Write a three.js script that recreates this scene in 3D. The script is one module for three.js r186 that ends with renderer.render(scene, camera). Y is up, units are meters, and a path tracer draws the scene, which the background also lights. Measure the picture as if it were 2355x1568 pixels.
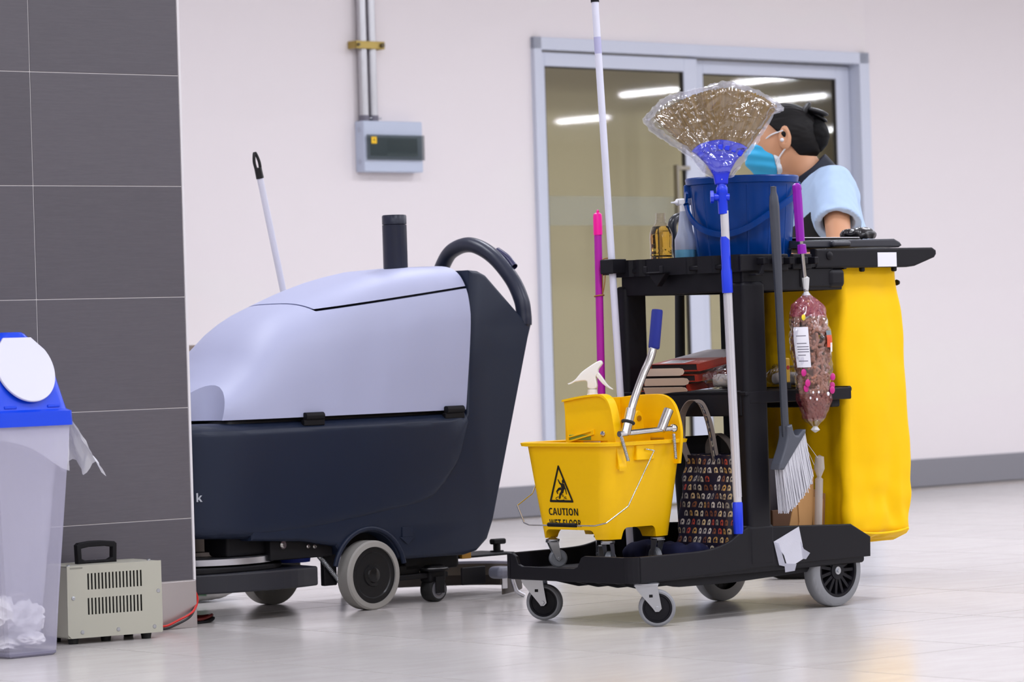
import * as THREE from 'three';
import { RoundedBoxGeometry } from 'three/addons/geometries/RoundedBoxGeometry.js';
import { mergeGeometries, toCreasedNormals } from 'three/addons/utils/BufferGeometryUtils.js';
import { ImprovedNoise } from 'three/addons/math/ImprovedNoise.js';
import { RectAreaLightUniformsLib } from 'three/addons/lights/RectAreaLightUniformsLib.js';
import { Brush, Evaluator, SUBTRACTION, INTERSECTION } from 'three-bvh-csg';

// ---------------------------------------------------------------- camera, exposure, lamp settings
RectAreaLightUniformsLib.init();
const scene = new THREE.Scene();
scene.background = new THREE.Color(0x000000);
const FPX = 8000;                                             // long lens, focal length in pixels of the 2355 x 1568 frame
const camera = new THREE.PerspectiveCamera(THREE.MathUtils.radToDeg(2 * Math.atan(784 / FPX)), 2355 / 1568, 0.1, 80);
camera.position.set(0, 0.8, 0);
camera.rotation.z = -0.03;                                    // the photograph leans a little
camera.focus = 9.9; camera.userData.fStop = 5.6;
scene.add(camera);
const renderer = new THREE.WebGLRenderer({ antialias: true });
renderer.toneMapping = THREE.LinearToneMapping;
renderer.toneMappingExposure = 1.0;
renderer.shadowMap.enabled = true;
const LAMP = { color: 0xf1f4ff, power: 160, glow: 4.5 };         // the hall's fluorescent battens
const LAMP_H = 3.2;

// ---------------------------------------------------------------- helpers
const V = (x, y, z) => new THREE.Vector3(x, y, z), PI = Math.PI;
let seedN = 7; const rnd = () => { seedN = (seedN * 16807) % 2147483647; return seedN / 2147483647; };
const rr = (a, b) => a + (b - a) * rnd();
const inoise = new ImprovedNoise(); const noise = (x, y = 0, z = 0) => inoise.noise(x + 31.7, y + 11.3, z + 57.1);
const clamp = (x, a = 0, b = 1) => Math.min(b, Math.max(a, x)), lerp = (a, b, t) => a + (b - a) * t, smooth = (a, b, x) => { const t = clamp((x - a) / (b - a)); return t * t * (3 - 2 * t); };
function interp(tab, x) { if (x <= tab[0][0]) return tab[0][1]; for (let i = 1; i < tab.length; i++) if (x <= tab[i][0]) { const [a, b] = [tab[i - 1], tab[i]]; return lerp(b[1], a[1], (b[0] - x) / (b[0] - a[0])); } return tab[tab.length - 1][1]; }
function frame(o, deg) { const a = deg * PI / 180, c = Math.cos(a), s = Math.sin(a); return { o, a, w: ([x, y, z]) => [o[0] + c * x + s * z, o[1] + y, o[2] - s * x + c * z] }; }
const FW = frame([-0.009, 0, -15.762], 42), FP = frame([-0.942, 0, -10.066], 38), FK = frame([0.358, 0, -9.621], 42), FS = frame([-0.455, 0, -10.528], 43), FB = frame([-1.225, 0, -9.28], 44), FU = frame([-1.245, 0, -9.565], 33), F0 = frame([0, 0, 0], 0);
const used = new Map();
function numbered(n) { const k = used.get(n) || 0; used.set(n, k + 1); return k ? `${n}_${String(k).padStart(3, '0')}` : n; }
function clean(g) { g = g.index ? g.toNonIndexed() : g.clone(); for (const k of Object.keys(g.attributes)) if (!['position', 'normal', 'uv', 'color'].includes(k)) g.deleteAttribute(k); if (!g.attributes.normal) g.computeVertexNormals(); if (!g.attributes.uv) { const p = g.attributes.position, u = new Float32Array(p.count * 2); for (let i = 0; i < p.count; i++) { u[2 * i] = p.getX(i) + p.getZ(i); u[2 * i + 1] = p.getY(i); } g.setAttribute('uv', new THREE.BufferAttribute(u, 2)); } g.morphAttributes = {}; g.groups = []; return g; }
function merge(list) { list = list.flat(9).filter(Boolean).map(clean); const col = list.some(g => g.attributes.color); if (col) for (const g of list) if (!g.attributes.color) g.setAttribute('color', new THREE.BufferAttribute(new Float32Array(g.attributes.position.count * 3).fill(1), 3)); return list.length === 1 ? list[0] : mergeGeometries(list); }
const off = new WeakMap();
// a thing: a Group standing at its base; parts are given in the coordinates of its frame
function thing(name, label, category, fr, base = [0, 0, 0], group, turn = 0) {
  const o = new THREE.Group(); o.name = numbered(name); const p = fr.w(base); o.position.set(...p); o.rotation.y = fr.a + turn;
  o.userData = { label, category }; if (group) o.userData.group = group; off.set(o, base); scene.add(o); return o;
}
function part(name, geos, mat, parent, label) {
  let g = merge(Array.isArray(geos) ? geos : [geos]); const b = off.get(parent) || [0, 0, 0]; g.translate(-b[0], -b[1], -b[2]);
  const m = new THREE.Mesh(g, mat); m.name = name; m.castShadow = m.receiveShadow = true; if (label) m.userData.label = label; off.set(m, b); parent.add(m); return m;
}
function struct(name, geos, mat, fr = F0) { const m = new THREE.Mesh(merge(Array.isArray(geos) ? geos : [geos]), mat); m.name = numbered(name); m.position.set(...fr.o); m.rotation.y = fr.a; m.castShadow = m.receiveShadow = true; m.userData.kind = 'structure'; scene.add(m); return m; }
// ---- shapes
const box = (x0, x1, y0, y1, z0, z1) => new THREE.BoxGeometry(Math.abs(x1 - x0), Math.abs(y1 - y0), Math.abs(z1 - z0)).translate((x0 + x1) / 2, (y0 + y1) / 2, (z0 + z1) / 2);
const rbox = (x0, x1, y0, y1, z0, z1, r = 0.005, s = 3) => { const w = Math.abs(x1 - x0), h = Math.abs(y1 - y0), d = Math.abs(z1 - z0); return new RoundedBoxGeometry(w, h, d, s, Math.min(r, w / 2.01, h / 2.01, d / 2.01)).translate((x0 + x1) / 2, (y0 + y1) / 2, (z0 + z1) / 2); };
function rod(a, b, r0, r1 = r0, seg = 20) { a = V(...a); b = V(...b); const d = b.clone().sub(a), L = d.length(); const g = new THREE.CylinderGeometry(r1, r0, L, seg); g.translate(0, L / 2, 0); g.applyQuaternion(new THREE.Quaternion().setFromUnitVectors(V(0, 1, 0), d.normalize())); g.translate(a.x, a.y, a.z); return g; }
// a lathe along the line a -> b: profile [[distance along, radius], ...]
function lathe(a, b, prof, seg = 28) { a = V(...a); b = V(...b); const d = b.clone().sub(a); const g = new THREE.LatheGeometry(prof.map(([h, r]) => new THREE.Vector2(Math.max(r, 1e-4), h)), seg); g.applyQuaternion(new THREE.Quaternion().setFromUnitVectors(V(0, 1, 0), d.normalize())); g.translate(a.x, a.y, a.z); return toCreasedNormals(g, 0.6); }
const tube = (pts, r, seg = 60, rs = 10, closed = false, t = 0.5) => new THREE.TubeGeometry(new THREE.CatmullRomCurve3(pts.map(p => V(...p)), closed, 'catmullrom', t), seg, r, rs, closed);
function poly(pts, r = 0.004) { return pts.slice(1).map((p, i) => rod(pts[i], p, r, r, 10)).concat(pts.slice(1, -1).map(p => new THREE.SphereGeometry(r, 10, 8).translate(...p))); }   // bent wire
// polygon [[x, y]...] extruded along z from z0 to z1, bevelled
function extr(pts, z0, z1, bev = 0.004, holes = [], curve = 12) {
  const s = pts instanceof THREE.Shape ? pts : new THREE.Shape(pts.map(p => new THREE.Vector2(...p))); for (const h of holes) s.holes.push(h instanceof THREE.Path ? h : new THREE.Path(h.map(p => new THREE.Vector2(...p))));
  const d = Math.abs(z1 - z0); const g = new THREE.ExtrudeGeometry(s, { depth: d - 2 * bev, bevelEnabled: bev > 0, bevelThickness: bev, bevelSize: bev, bevelOffset: -bev, bevelSegments: 3, curveSegments: curve }); g.translate(0, 0, Math.min(z0, z1) + bev); return g;
}
const xz = g => g.rotateX(PI / 2);                             // (x, y) plan -> (x, z), extrusion downwards in y
const zy = g => g.rotateY(-PI / 2);                            // shape (u, v) -> z = u, y = v ; extrusion z -> -x
// extrude a (z, y) outline from x0 to x1
function extrX(pts, x0, x1, bev = 0.003, holes = []) { const g = extr(pts, 0, Math.abs(x1 - x0), bev, holes); g.rotateY(-PI / 2); g.translate(Math.max(x0, x1), 0, 0); return g; }
function spl(pts, n = 60, closed = false) { return new THREE.SplineCurve(pts.map(p => new THREE.Vector2(...p))).getPoints(n).map(p => [p.x, p.y]); }
function loft(rings, { caps = true, crease = 0.7, ring = true } = {}) {
  const n = rings[0].length, P = [], I = [], U = [], m = ring ? n : n - 1;
  rings.forEach((r, j) => r.forEach((p, i) => { P.push(...p); U.push(i / n, j / (rings.length - 1)); }));
  for (let j = 0; j < rings.length - 1; j++) for (let i = 0; i < m; i++) { const a = j * n + i, b = j * n + (i + 1) % n, c = a + n, d = b + n; I.push(a, b, c, b, d, c); }
  if (caps) for (const j of [0, rings.length - 1]) { const r = rings[j], c = r.reduce((s, p) => [s[0] + p[0] / n, s[1] + p[1] / n, s[2] + p[2] / n], [0, 0, 0]); const k = P.length / 3; r.forEach(p => { P.push(...p); U.push(0, 0); }); P.push(...c); U.push(0, 0); for (let i = 0; i < n; i++) { const a = k + i, b = k + (i + 1) % n; j ? I.push(a, b, k + n) : I.push(b, a, k + n); } }
  let g = new THREE.BufferGeometry(); g.setAttribute('position', new THREE.Float32BufferAttribute(P, 3)); g.setAttribute('uv', new THREE.Float32BufferAttribute(U, 2)); g.setIndex(I);
  // orient outwards
  let vol = 0; for (let t = 0; t < I.length; t += 3) { const [a, b, c] = [I[t], I[t + 1], I[t + 2]].map(q => V(P[3 * q], P[3 * q + 1], P[3 * q + 2])); vol += a.dot(b.cross(c)); }
  if (vol < 0) { for (let t = 0; t < I.length; t += 3) [I[t], I[t + 1]] = [I[t + 1], I[t]]; g.setIndex(I); }
  g.computeVertexNormals(); return crease ? toCreasedNormals(g, crease) : g;
}
// rounded rectangle walked evenly: [[x, z], ...]
function rrect(cx, cz, hx, hz, r, N = 64) { r = Math.min(r, hx - 1e-4, hz - 1e-4); const L = [2 * (hz - r), PI * r / 2, 2 * (hx - r), PI * r / 2, 2 * (hz - r), PI * r / 2, 2 * (hx - r), PI * r / 2], T = L.reduce((a, b) => a + b), out = []; for (let i = 0; i < N; i++) { let s = i / N * T, k = 0; while (s > L[k]) s -= L[k++]; const q = k >> 1, corner = k & 1, c = [[1, 0], [0, 1], [-1, 0], [0, -1]][q], t = [[0, 1], [-1, 0], [0, -1], [1, 0]][q]; const hn = q % 2 ? hz : hx, ht = q % 2 ? hx : hz; let px, pz; if (!corner) { px = c[0] * hn + t[0] * (s - (ht - r)); pz = c[1] * hn + t[1] * (s - (ht - r)); } else { const a = s / r, e = [c[0] * (hn - r) + t[0] * (ht - r), c[1] * (hn - r) + t[1] * (ht - r)]; px = e[0] + r * (c[0] * Math.cos(a) + t[0] * Math.sin(a)); pz = e[1] + r * (c[1] * Math.cos(a) + t[1] * Math.sin(a)); } out.push([cx + px, cz + pz]); } return out; }
const ringY = (r2, y) => r2.map(([x, z]) => [x, y, z]);
const flip = g => { const p = clean(g); for (const k of Object.keys(p.attributes)) { const a = p.attributes[k], s = a.itemSize; for (let i = 0; i < a.count; i += 3) for (let j = 0; j < s; j++) { const t = a.array[(i + 1) * s + j]; a.array[(i + 1) * s + j] = a.array[(i + 2) * s + j]; a.array[(i + 2) * s + j] = t; } } return p; };
const ev = new Evaluator(); ev.attributes = ['position', 'normal', 'uv']; ev.useGroups = false;
function csg(a, b, op = SUBTRACTION) { const A = new Brush(clean(a)), B = new Brush(clean(b)); A.updateMatrixWorld(); B.updateMatrixWorld(); const r = ev.evaluate(A, B, op).geometry; return clean(r); }
// flat ribbon along a path; side = direction of its width at each point
function ribbon(pts, side, w, th = 0.002, n = 60) {
  const c = new THREE.CatmullRomCurve3(pts.map(p => V(...p))), rings = []; const sd = Array.isArray(side[0]) ? side.map(s => V(...s)) : null;
  for (let i = 0; i <= n; i++) { const t = i / n, p = c.getPoint(t), tg = c.getTangent(t); let s = sd ? sd[0].clone().lerp(sd[1], t) : V(...side); s.addScaledVector(tg, -s.dot(tg)).normalize(); const nn = s.clone().cross(tg); const q = (a, b) => { const v = p.clone().addScaledVector(s, a * w / 2).addScaledVector(nn, b * th / 2); return [v.x, v.y, v.z]; }; rings.push([q(-1, -1), q(1, -1), q(1, 1), q(-1, 1)]); }
  const g = loft(rings, { crease: 0.6 }); return g;
}
// surface nets over a signed distance function
function snet(f, lo, hi, h, col) {
  const n = [0, 1, 2].map(i => Math.ceil((hi[i] - lo[i]) / h) + 1), [nx, ny, nz] = n, G = new Float32Array(nx * ny * nz), id = (i, j, k) => i + nx * (j + ny * k);
  for (let k = 0; k < nz; k++) for (let j = 0; j < ny; j++) for (let i = 0; i < nx; i++) G[id(i, j, k)] = f(lo[0] + i * h, lo[1] + j * h, lo[2] + k * h);
  const P = [], N = [], C = [], I = [], vid = new Int32Array(nx * ny * nz).fill(-1);
  const E = [[0, 1], [2, 3], [4, 5], [6, 7], [0, 2], [1, 3], [4, 6], [5, 7], [0, 4], [1, 5], [2, 6], [3, 7]];
  for (let k = 0; k < nz - 1; k++) for (let j = 0; j < ny - 1; j++) for (let i = 0; i < nx - 1; i++) {
    const v = []; let s = 0; for (let c = 0; c < 8; c++) { v[c] = G[id(i + (c & 1), j + ((c >> 1) & 1), k + (c >> 2))]; if (v[c] < 0) s++; } if (!s || s === 8) continue;
    let x = 0, y = 0, z = 0, m = 0; for (const [a, b] of E) if ((v[a] < 0) !== (v[b] < 0)) { const t = v[a] / (v[a] - v[b]); x += lerp(a & 1, b & 1, t); y += lerp((a >> 1) & 1, (b >> 1) & 1, t); z += lerp(a >> 2, b >> 2, t); m++; }
    const q = [lo[0] + (i + x / m) * h, lo[1] + (j + y / m) * h, lo[2] + (k + z / m) * h]; vid[id(i, j, k)] = P.length / 3; P.push(...q); const e = h * 0.5;
    const g = V(f(q[0] + e, q[1], q[2]) - f(q[0] - e, q[1], q[2]), f(q[0], q[1] + e, q[2]) - f(q[0], q[1] - e, q[2]), f(q[0], q[1], q[2] + e) - f(q[0], q[1], q[2] - e)).normalize(); N.push(g.x, g.y, g.z); if (col) C.push(...col(...q));
  }
  const quad = (a, b, c, d, r) => { if (a < 0 || b < 0 || c < 0 || d < 0) return; r ? I.push(a, c, b, b, c, d) : I.push(a, b, c, b, d, c); };
  for (let k = 1; k < nz - 1; k++) for (let j = 1; j < ny - 1; j++) for (let i = 1; i < nx - 1; i++) {
    const s = G[id(i, j, k)] < 0;
    if (s !== G[id(i + 1, j, k)] < 0) quad(vid[id(i, j - 1, k - 1)], vid[id(i, j, k - 1)], vid[id(i, j - 1, k)], vid[id(i, j, k)], !s);
    if (s !== G[id(i, j + 1, k)] < 0) quad(vid[id(i - 1, j, k - 1)], vid[id(i - 1, j, k)], vid[id(i, j, k - 1)], vid[id(i, j, k)], !s);
    if (s !== G[id(i, j, k + 1)] < 0) quad(vid[id(i - 1, j - 1, k)], vid[id(i, j - 1, k)], vid[id(i - 1, j, k)], vid[id(i, j, k)], !s);
  }
  const g = new THREE.BufferGeometry(); g.setAttribute('position', new THREE.Float32BufferAttribute(P, 3)); g.setAttribute('normal', new THREE.Float32BufferAttribute(N, 3)); if (col) g.setAttribute('color', new THREE.Float32BufferAttribute(C, 3)); g.setIndex(I); return g;
}
const smin = (a, b, k) => { const h = Math.max(k - Math.abs(a - b), 0) / k; return Math.min(a, b) - h * h * k / 4; };
function capS(x, y, z, a, b, ra, rb) { const bx = b[0] - a[0], by = b[1] - a[1], bz = b[2] - a[2], px = x - a[0], py = y - a[1], pz = z - a[2], t = clamp((px * bx + py * by + pz * bz) / (bx * bx + by * by + bz * bz)); return Math.hypot(px - bx * t, py - by * t, pz - bz * t) - (ra + (rb - ra) * t); }
const ell = (x, y, z, c, r) => { const X = (x - c[0]) / r[0], Y = (y - c[1]) / r[1], Z = (z - c[2]) / r[2], k = Math.hypot(X, Y, Z), q = Math.hypot(X / r[0], Y / r[1], Z / r[2]); return q < 1e-9 ? -Math.min(...r) : k * (k - 1) / q; };
const sbox = (x, y, z, c, h, r) => { const a = Math.abs(x - c[0]) - h[0] + r, b = Math.abs(y - c[1]) - h[1] + r, d = Math.abs(z - c[2]) - h[2] + r; return Math.hypot(Math.max(a, 0), Math.max(b, 0), Math.max(d, 0)) + Math.min(Math.max(a, b, d), 0) - r; };
// ---- textures and materials
function canvasTex(w, h, draw, repeat) { const c = document.createElement('canvas'); c.width = w; c.height = h; draw(c.getContext('2d'), w, h); const t = new THREE.CanvasTexture(c); t.colorSpace = THREE.SRGBColorSpace; t.anisotropy = 8; if (repeat) t.wrapS = t.wrapT = THREE.RepeatWrapping; return t; }
function noiseTex(n, f, data = true) { const d = new Uint8Array(n * n * 4); for (let j = 0; j < n; j++) for (let i = 0; i < n; i++) { const v = f(i / n, j / n), o = 4 * (j * n + i); const a = Array.isArray(v) ? v : [v, v, v]; d[o] = a[0] * 255; d[o + 1] = a[1] * 255; d[o + 2] = a[2] * 255; d[o + 3] = 255; } const t = new THREE.DataTexture(d, n, n); t.wrapS = t.wrapT = THREE.RepeatWrapping; t.magFilter = THREE.LinearFilter; t.minFilter = THREE.LinearMipmapLinearFilter; t.generateMipmaps = true; if (!data) t.colorSpace = THREE.SRGBColorSpace; t.needsUpdate = true; return t; }
const mat = (color, roughness = 0.5, o = {}) => new THREE.MeshPhysicalMaterial({ color, roughness, ...o });
const metal = (color, roughness = 0.25) => new THREE.MeshPhysicalMaterial({ color, roughness, metalness: 1 });
const film = (color, roughness, opacity, o = {}) => new THREE.MeshPhysicalMaterial({ color, roughness, transparent: true, opacity, side: THREE.DoubleSide, ...o });
const grain = noiseTex(256, (u, v) => clamp(0.5 + 0.5 * noise(u * 90, v * 90) + 0.3 * noise(u * 190, v * 190, 5)));
const grainAt = r => { const t = grain.clone(); t.repeat.set(r, r); t.needsUpdate = true; return t; };
const M = {
  wall: mat(0xe6dad9, 0.85), ceil: mat(0xeeeeee, 0.9), hallwall: mat(0xcfc4b4, 0.85),
  black: mat(0x131218, 0.5, { specularIntensity: 0.45 }), blackSoft: mat(0x0f0e12, 0.6, { specularIntensity: 0.5 }), blackGloss: mat(0x0d0d10, 0.3), rubber: mat(0x1a1a1b, 0.7), greyRubber: mat(0x85868a, 0.55), paleRubber: mat(0x9c9994, 0.6),
  chrome: metal(0xd8d6d4, 0.18), zinc: metal(0xc3c6cc, 0.32), alu: metal(0xcfd0d8, 0.35), brass: metal(0xb99a45, 0.4),
  yellow: mat(0xffc700, 0.38, { specularIntensity: 0.6 }), yellowCloth: mat(0xffc900, 0.55, { specularIntensity: 0.35 }), blue: mat(0x0b35d8, 0.35), white: mat(0xe9e9ee, 0.5), paper: mat(0xf0eef0, 0.8, { side: THREE.DoubleSide }),
  kraft: mat(0xb98a55, 0.8), kraftDark: mat(0x9a6f44, 0.8), navyCloth: mat(0x050c38, 0.85),
};

// ---------------------------------------------------------------- the hall: floor, walls, ceiling, lamps
const FT = frame([0, 0, 0], 40);
const marble = (seed, a, b) => noiseTex(256, (u, v) => { const n = clamp(0.5 + 0.35 * noise(u * 3 + seed, v * 9, seed) + 0.25 * noise(u * 7, v * 22 + seed, 2) + 0.12 * noise(u * 40, v * 60, seed)); return a.map((c, i) => lerp(c, b[i], n) / 255); }, false);
const tileMats = [0, 1, 2].map(i => mat(0xffffff, 0.2, { map: marble(i * 13 + 1, [196 + i * 2, 190 + i * 2, 187 + i * 2], [210 + i * 2, 206 + i * 2, 203 + i * 2]), specularIntensity: 0.42 }));
const floor = struct('floor', box(-14, 22, -0.06, -0.0035, 0, 20).translate(0, 0, 0), mat(0xa39c97, 0.5), FW);
{
  const geo = new THREE.BoxGeometry(0.6555, 0.004, 0.6555), inv = -FW.a, q = new THREE.Quaternion().setFromAxisAngle(V(0, 1, 0), FT.a - FW.a);
  for (let i = -6; i < 16; i++) for (let k = -16; k < 6; k++) {
    const l = [5.86 + 0.66 * (i + 0.5), 0, -6.6 + 0.66 * (k + 0.5)], w = FT.w(l), D = -w[2]; if (D < 7.2 || D > 19.8 || Math.abs(w[0]) > 0.165 * D + 0.5) continue;
    const d = V(w[0] - FW.o[0], 0, w[2] - FW.o[2]).applyAxisAngle(V(0, 1, 0), inv); if (d.z < 0.3) continue;
    const m = new THREE.Mesh(geo, tileMats[(i * 7 + k * 3 + 300) % 3]); m.name = 'tile'; m.position.set(d.x, -0.002, d.z); m.quaternion.copy(q); m.castShadow = m.receiveShadow = true; floor.add(m);
  }
}
struct('ceiling', box(-14, 22, LAMP_H + 0.06, LAMP_H + 0.2, -0.15, 20), M.ceil, FW);
const wallTex = noiseTex(256, (u, v) => { const n = 0.5 * noise(u * 4, v * 4) + 0.3 * noise(u * 11, v * 11, 3); return [(231 + 4 * n) / 255, (224 + 5 * n) / 255, (226 + 3 * n) / 255]; }, false); wallTex.repeat.set(0.4, 0.4);
const wallMat = mat(0xffffff, 0.8, { map: wallTex });
const DX0 = 0.18, DX1 = 2.447, DTOP = 2.185;
struct('wall_back', [box(-14, DX0, 0, LAMP_H + 0.1, -0.16, 0), box(DX1, 22, 0, LAMP_H + 0.1, -0.16, 0), box(DX0, DX1, DTOP, LAMP_H + 0.1, -0.16, 0)], wallMat, FW);
struct('wall_left', box(-14.15, -14, 0, LAMP_H + 0.1, -0.15, 20), M.hallwall, FW);
struct('wall_right', box(22, 22.15, 0, LAMP_H + 0.1, -0.15, 20), M.hallwall, FW);
struct('wall_front', box(-14.15, 22.15, 0, LAMP_H + 0.1, 20, 20.15), M.hallwall, FW);
struct('baseboard_back', [rbox(-14, DX0, 0, 0.141, 0, 0.014, 0.003), rbox(DX1, 22, 0, 0.141, 0, 0.014, 0.003)], mat(0x85848b, 0.35), FW);
// the small lobby behind the glass
struct('wall_lobby', [box(-1.2, 5.2, 0, 2.7, -0.55, -0.4), box(-1.35, -1.2, 0, 2.7, -1.2, -0.16), box(5.2, 5.35, 0, 2.7, -1.2, -0.16)], mat(0xdcd2b4, 0.8), FW);
struct('ceiling_lobby', box(-1.35, 5.35, 2.7, 2.8, -1.2, -0.16), mat(0xcfc8b4, 0.9), FW);
struct('floor_lobby', box(-1.35, 5.35, -0.06, -0.002, -1.2, 0), mat(0xb9b1a2, 0.4), FW);
// sliding glass door
{
  const fm = mat(0xc9cedd, 0.38), glass = new THREE.MeshPhysicalMaterial({ color: 0xf6f6f2, roughness: 0.024, transmission: 1, thickness: 0, ior: 1.52 });
  const gask = mat(0x2e2b29, 0.6);
  const d = struct('door_1', [rbox(DX0, 0.228, 0, DTOP, -0.1, 0.025, 0.004), rbox(2.375, DX1, 0, DTOP, -0.1, 0.025, 0.004), rbox(DX0, DX1, 2.127, DTOP, -0.1, 0.025, 0.004)], fm, FW);
  const leaf = (x0, x1, g0, g1, z) => {
    const st = (name, geo, m, p) => { const q = new THREE.Mesh(merge([geo].flat()), m); q.name = name; q.castShadow = q.receiveShadow = true; p.add(q); return q; };
    const l = st('sliding_leaf', [rbox(x0, g0, 0.01, 2.12, z - 0.018, z + 0.018, 0.005), rbox(g1, x1, 0.01, 2.12, z - 0.018, z + 0.018, 0.005), rbox(g0 - 0.002, g1 + 0.002, 2.055, 2.12, z - 0.018, z + 0.018, 0.005), rbox(g0 - 0.002, g1 + 0.002, 0.01, 0.1, z - 0.018, z + 0.018, 0.005)], fm, d);
    st('gasket', [box(g0 - 0.001, g0 + 0.006, 0.1, 2.055, z - 0.008, z + 0.012), box(g1 - 0.006, g1 + 0.001, 0.1, 2.055, z - 0.008, z + 0.012), box(g0, g1, 2.049, 2.056, z - 0.008, z + 0.012)], gask, l);
    st('pane', box(g0, g1, 0.1, 2.055, z - 0.003, z + 0.003), glass, l); return [l, st];
  };
  const [l1, st] = leaf(0.23, 1.255, 0.267, 1.165, -0.02); leaf(1.262, 2.373, 1.34, 2.277, -0.065);
  st('translucent_strip', box(0.273, 1.159, 1.325, 1.46, -0.0165, -0.0155), film(0x9aa5a4, 0.5, 0.16), l1);  // thin see-through grey band across the left pane
  st('door_pull', [rbox(1.07, 1.084, 1.33, 1.61, 0.0, 0.03, 0.004), rbox(1.084, 1.16, 1.585, 1.605, 0.0, 0.03, 0.004), rbox(1.084, 1.16, 1.335, 1.355, 0.0, 0.03, 0.004)], metal(0x9c968a, 0.35), l1);
}
// tiled pillar
{
  const p = struct('wall_pillar', [box(-1.5, 0.0, 0.0, LAMP_H + 0.06, -0.62, -0.002)], mat(0xd5d0cf, 0.7), FP);
  const tt = [0, 1, 2].map(i => mat(0xffffff, 0.3, { map: noiseTex(128, (u, v) => { const n = 0.5 + 0.5 * noise(u * 5, v * 60, i * 9) * 0.6 + 0.25 * noise(u * 20, v * 120, i); return [(88 + i * 2 + 12 * n) / 255, (85 + i * 2 + 11 * n) / 255, (91 + i * 2 + 11 * n) / 255]; }, false), specularIntensity: 0.7 }));
  for (let r = 0; r < 10; r++) { const y0 = r ? 0.316 + 0.32 * (r - 1) : 0.137, y1 = 0.316 + 0.32 * r; if (y0 > LAMP_H) break; for (let c = 0; c < 3; c++) { const m = new THREE.Mesh(rbox(-0.492 * (c + 1) + 0.0012, -0.492 * c - 0.0012, y0 + 0.0012, Math.min(y1, LAMP_H + 0.05) - 0.0012, -0.012, 0, 0.0012, 1), tt[(r * 2 + c) % 3]); m.name = 'tile'; m.castShadow = m.receiveShadow = true; p.add(m); } }
  struct('trim_1', [rbox(0.0005, 0.009, 0.136, LAMP_H + 0.05, -0.03, 0.001, 0.002)], mat(0xe6e2e4, 0.5), FP);
  struct('baseboard_pillar', [rbox(-1.5, 0.006, 0, 0.136, -0.012, 0.004, 0.002), rbox(0.002, 0.007, 0, 0.138, -0.5, 0.004, 0.002)], metal(0xc7c1c2, 0.38), FP);
}
// ceiling battens in rows square to the back wall
{
  const hous = mat(0xf2f2f2, 0.5), glow = mat(0xffffff, 0.5, { emissive: LAMP.color, emissiveIntensity: LAMP.glow });
  const gh = rbox(-0.09, 0.09, 0.012, 0.06, -0.44, 0.44, 0.006), gd = rbox(-0.04, 0.04, 0, 0.02, -0.4, 0.4, 0.008);
  const spots = []; for (let k = -11; k < 4; k++) for (const z of [2.65, 5.95, 9.25, 12.55, 15.85]) spots.push([13.25 + 2.2 * k, z]); spots.push([13.25, 10.9]);
  for (const [x, z] of spots) {
    const t = thing('ceiling_lamp', 'white fluorescent batten on the hall ceiling', 'lamp', FW, [x, LAMP_H, z], 'ceiling battens in rows');
    const a = new THREE.Mesh(gh, hous), b = new THREE.Mesh(gd, glow); a.name = 'housing'; b.name = 'diffuser'; t.add(a, b);
    const l = new THREE.RectAreaLight(LAMP.color, LAMP.power, 0.08, 0.8); l.position.set(0, -0.012, 0); l.rotation.x = -PI / 2; t.add(l);
  }
}
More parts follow.
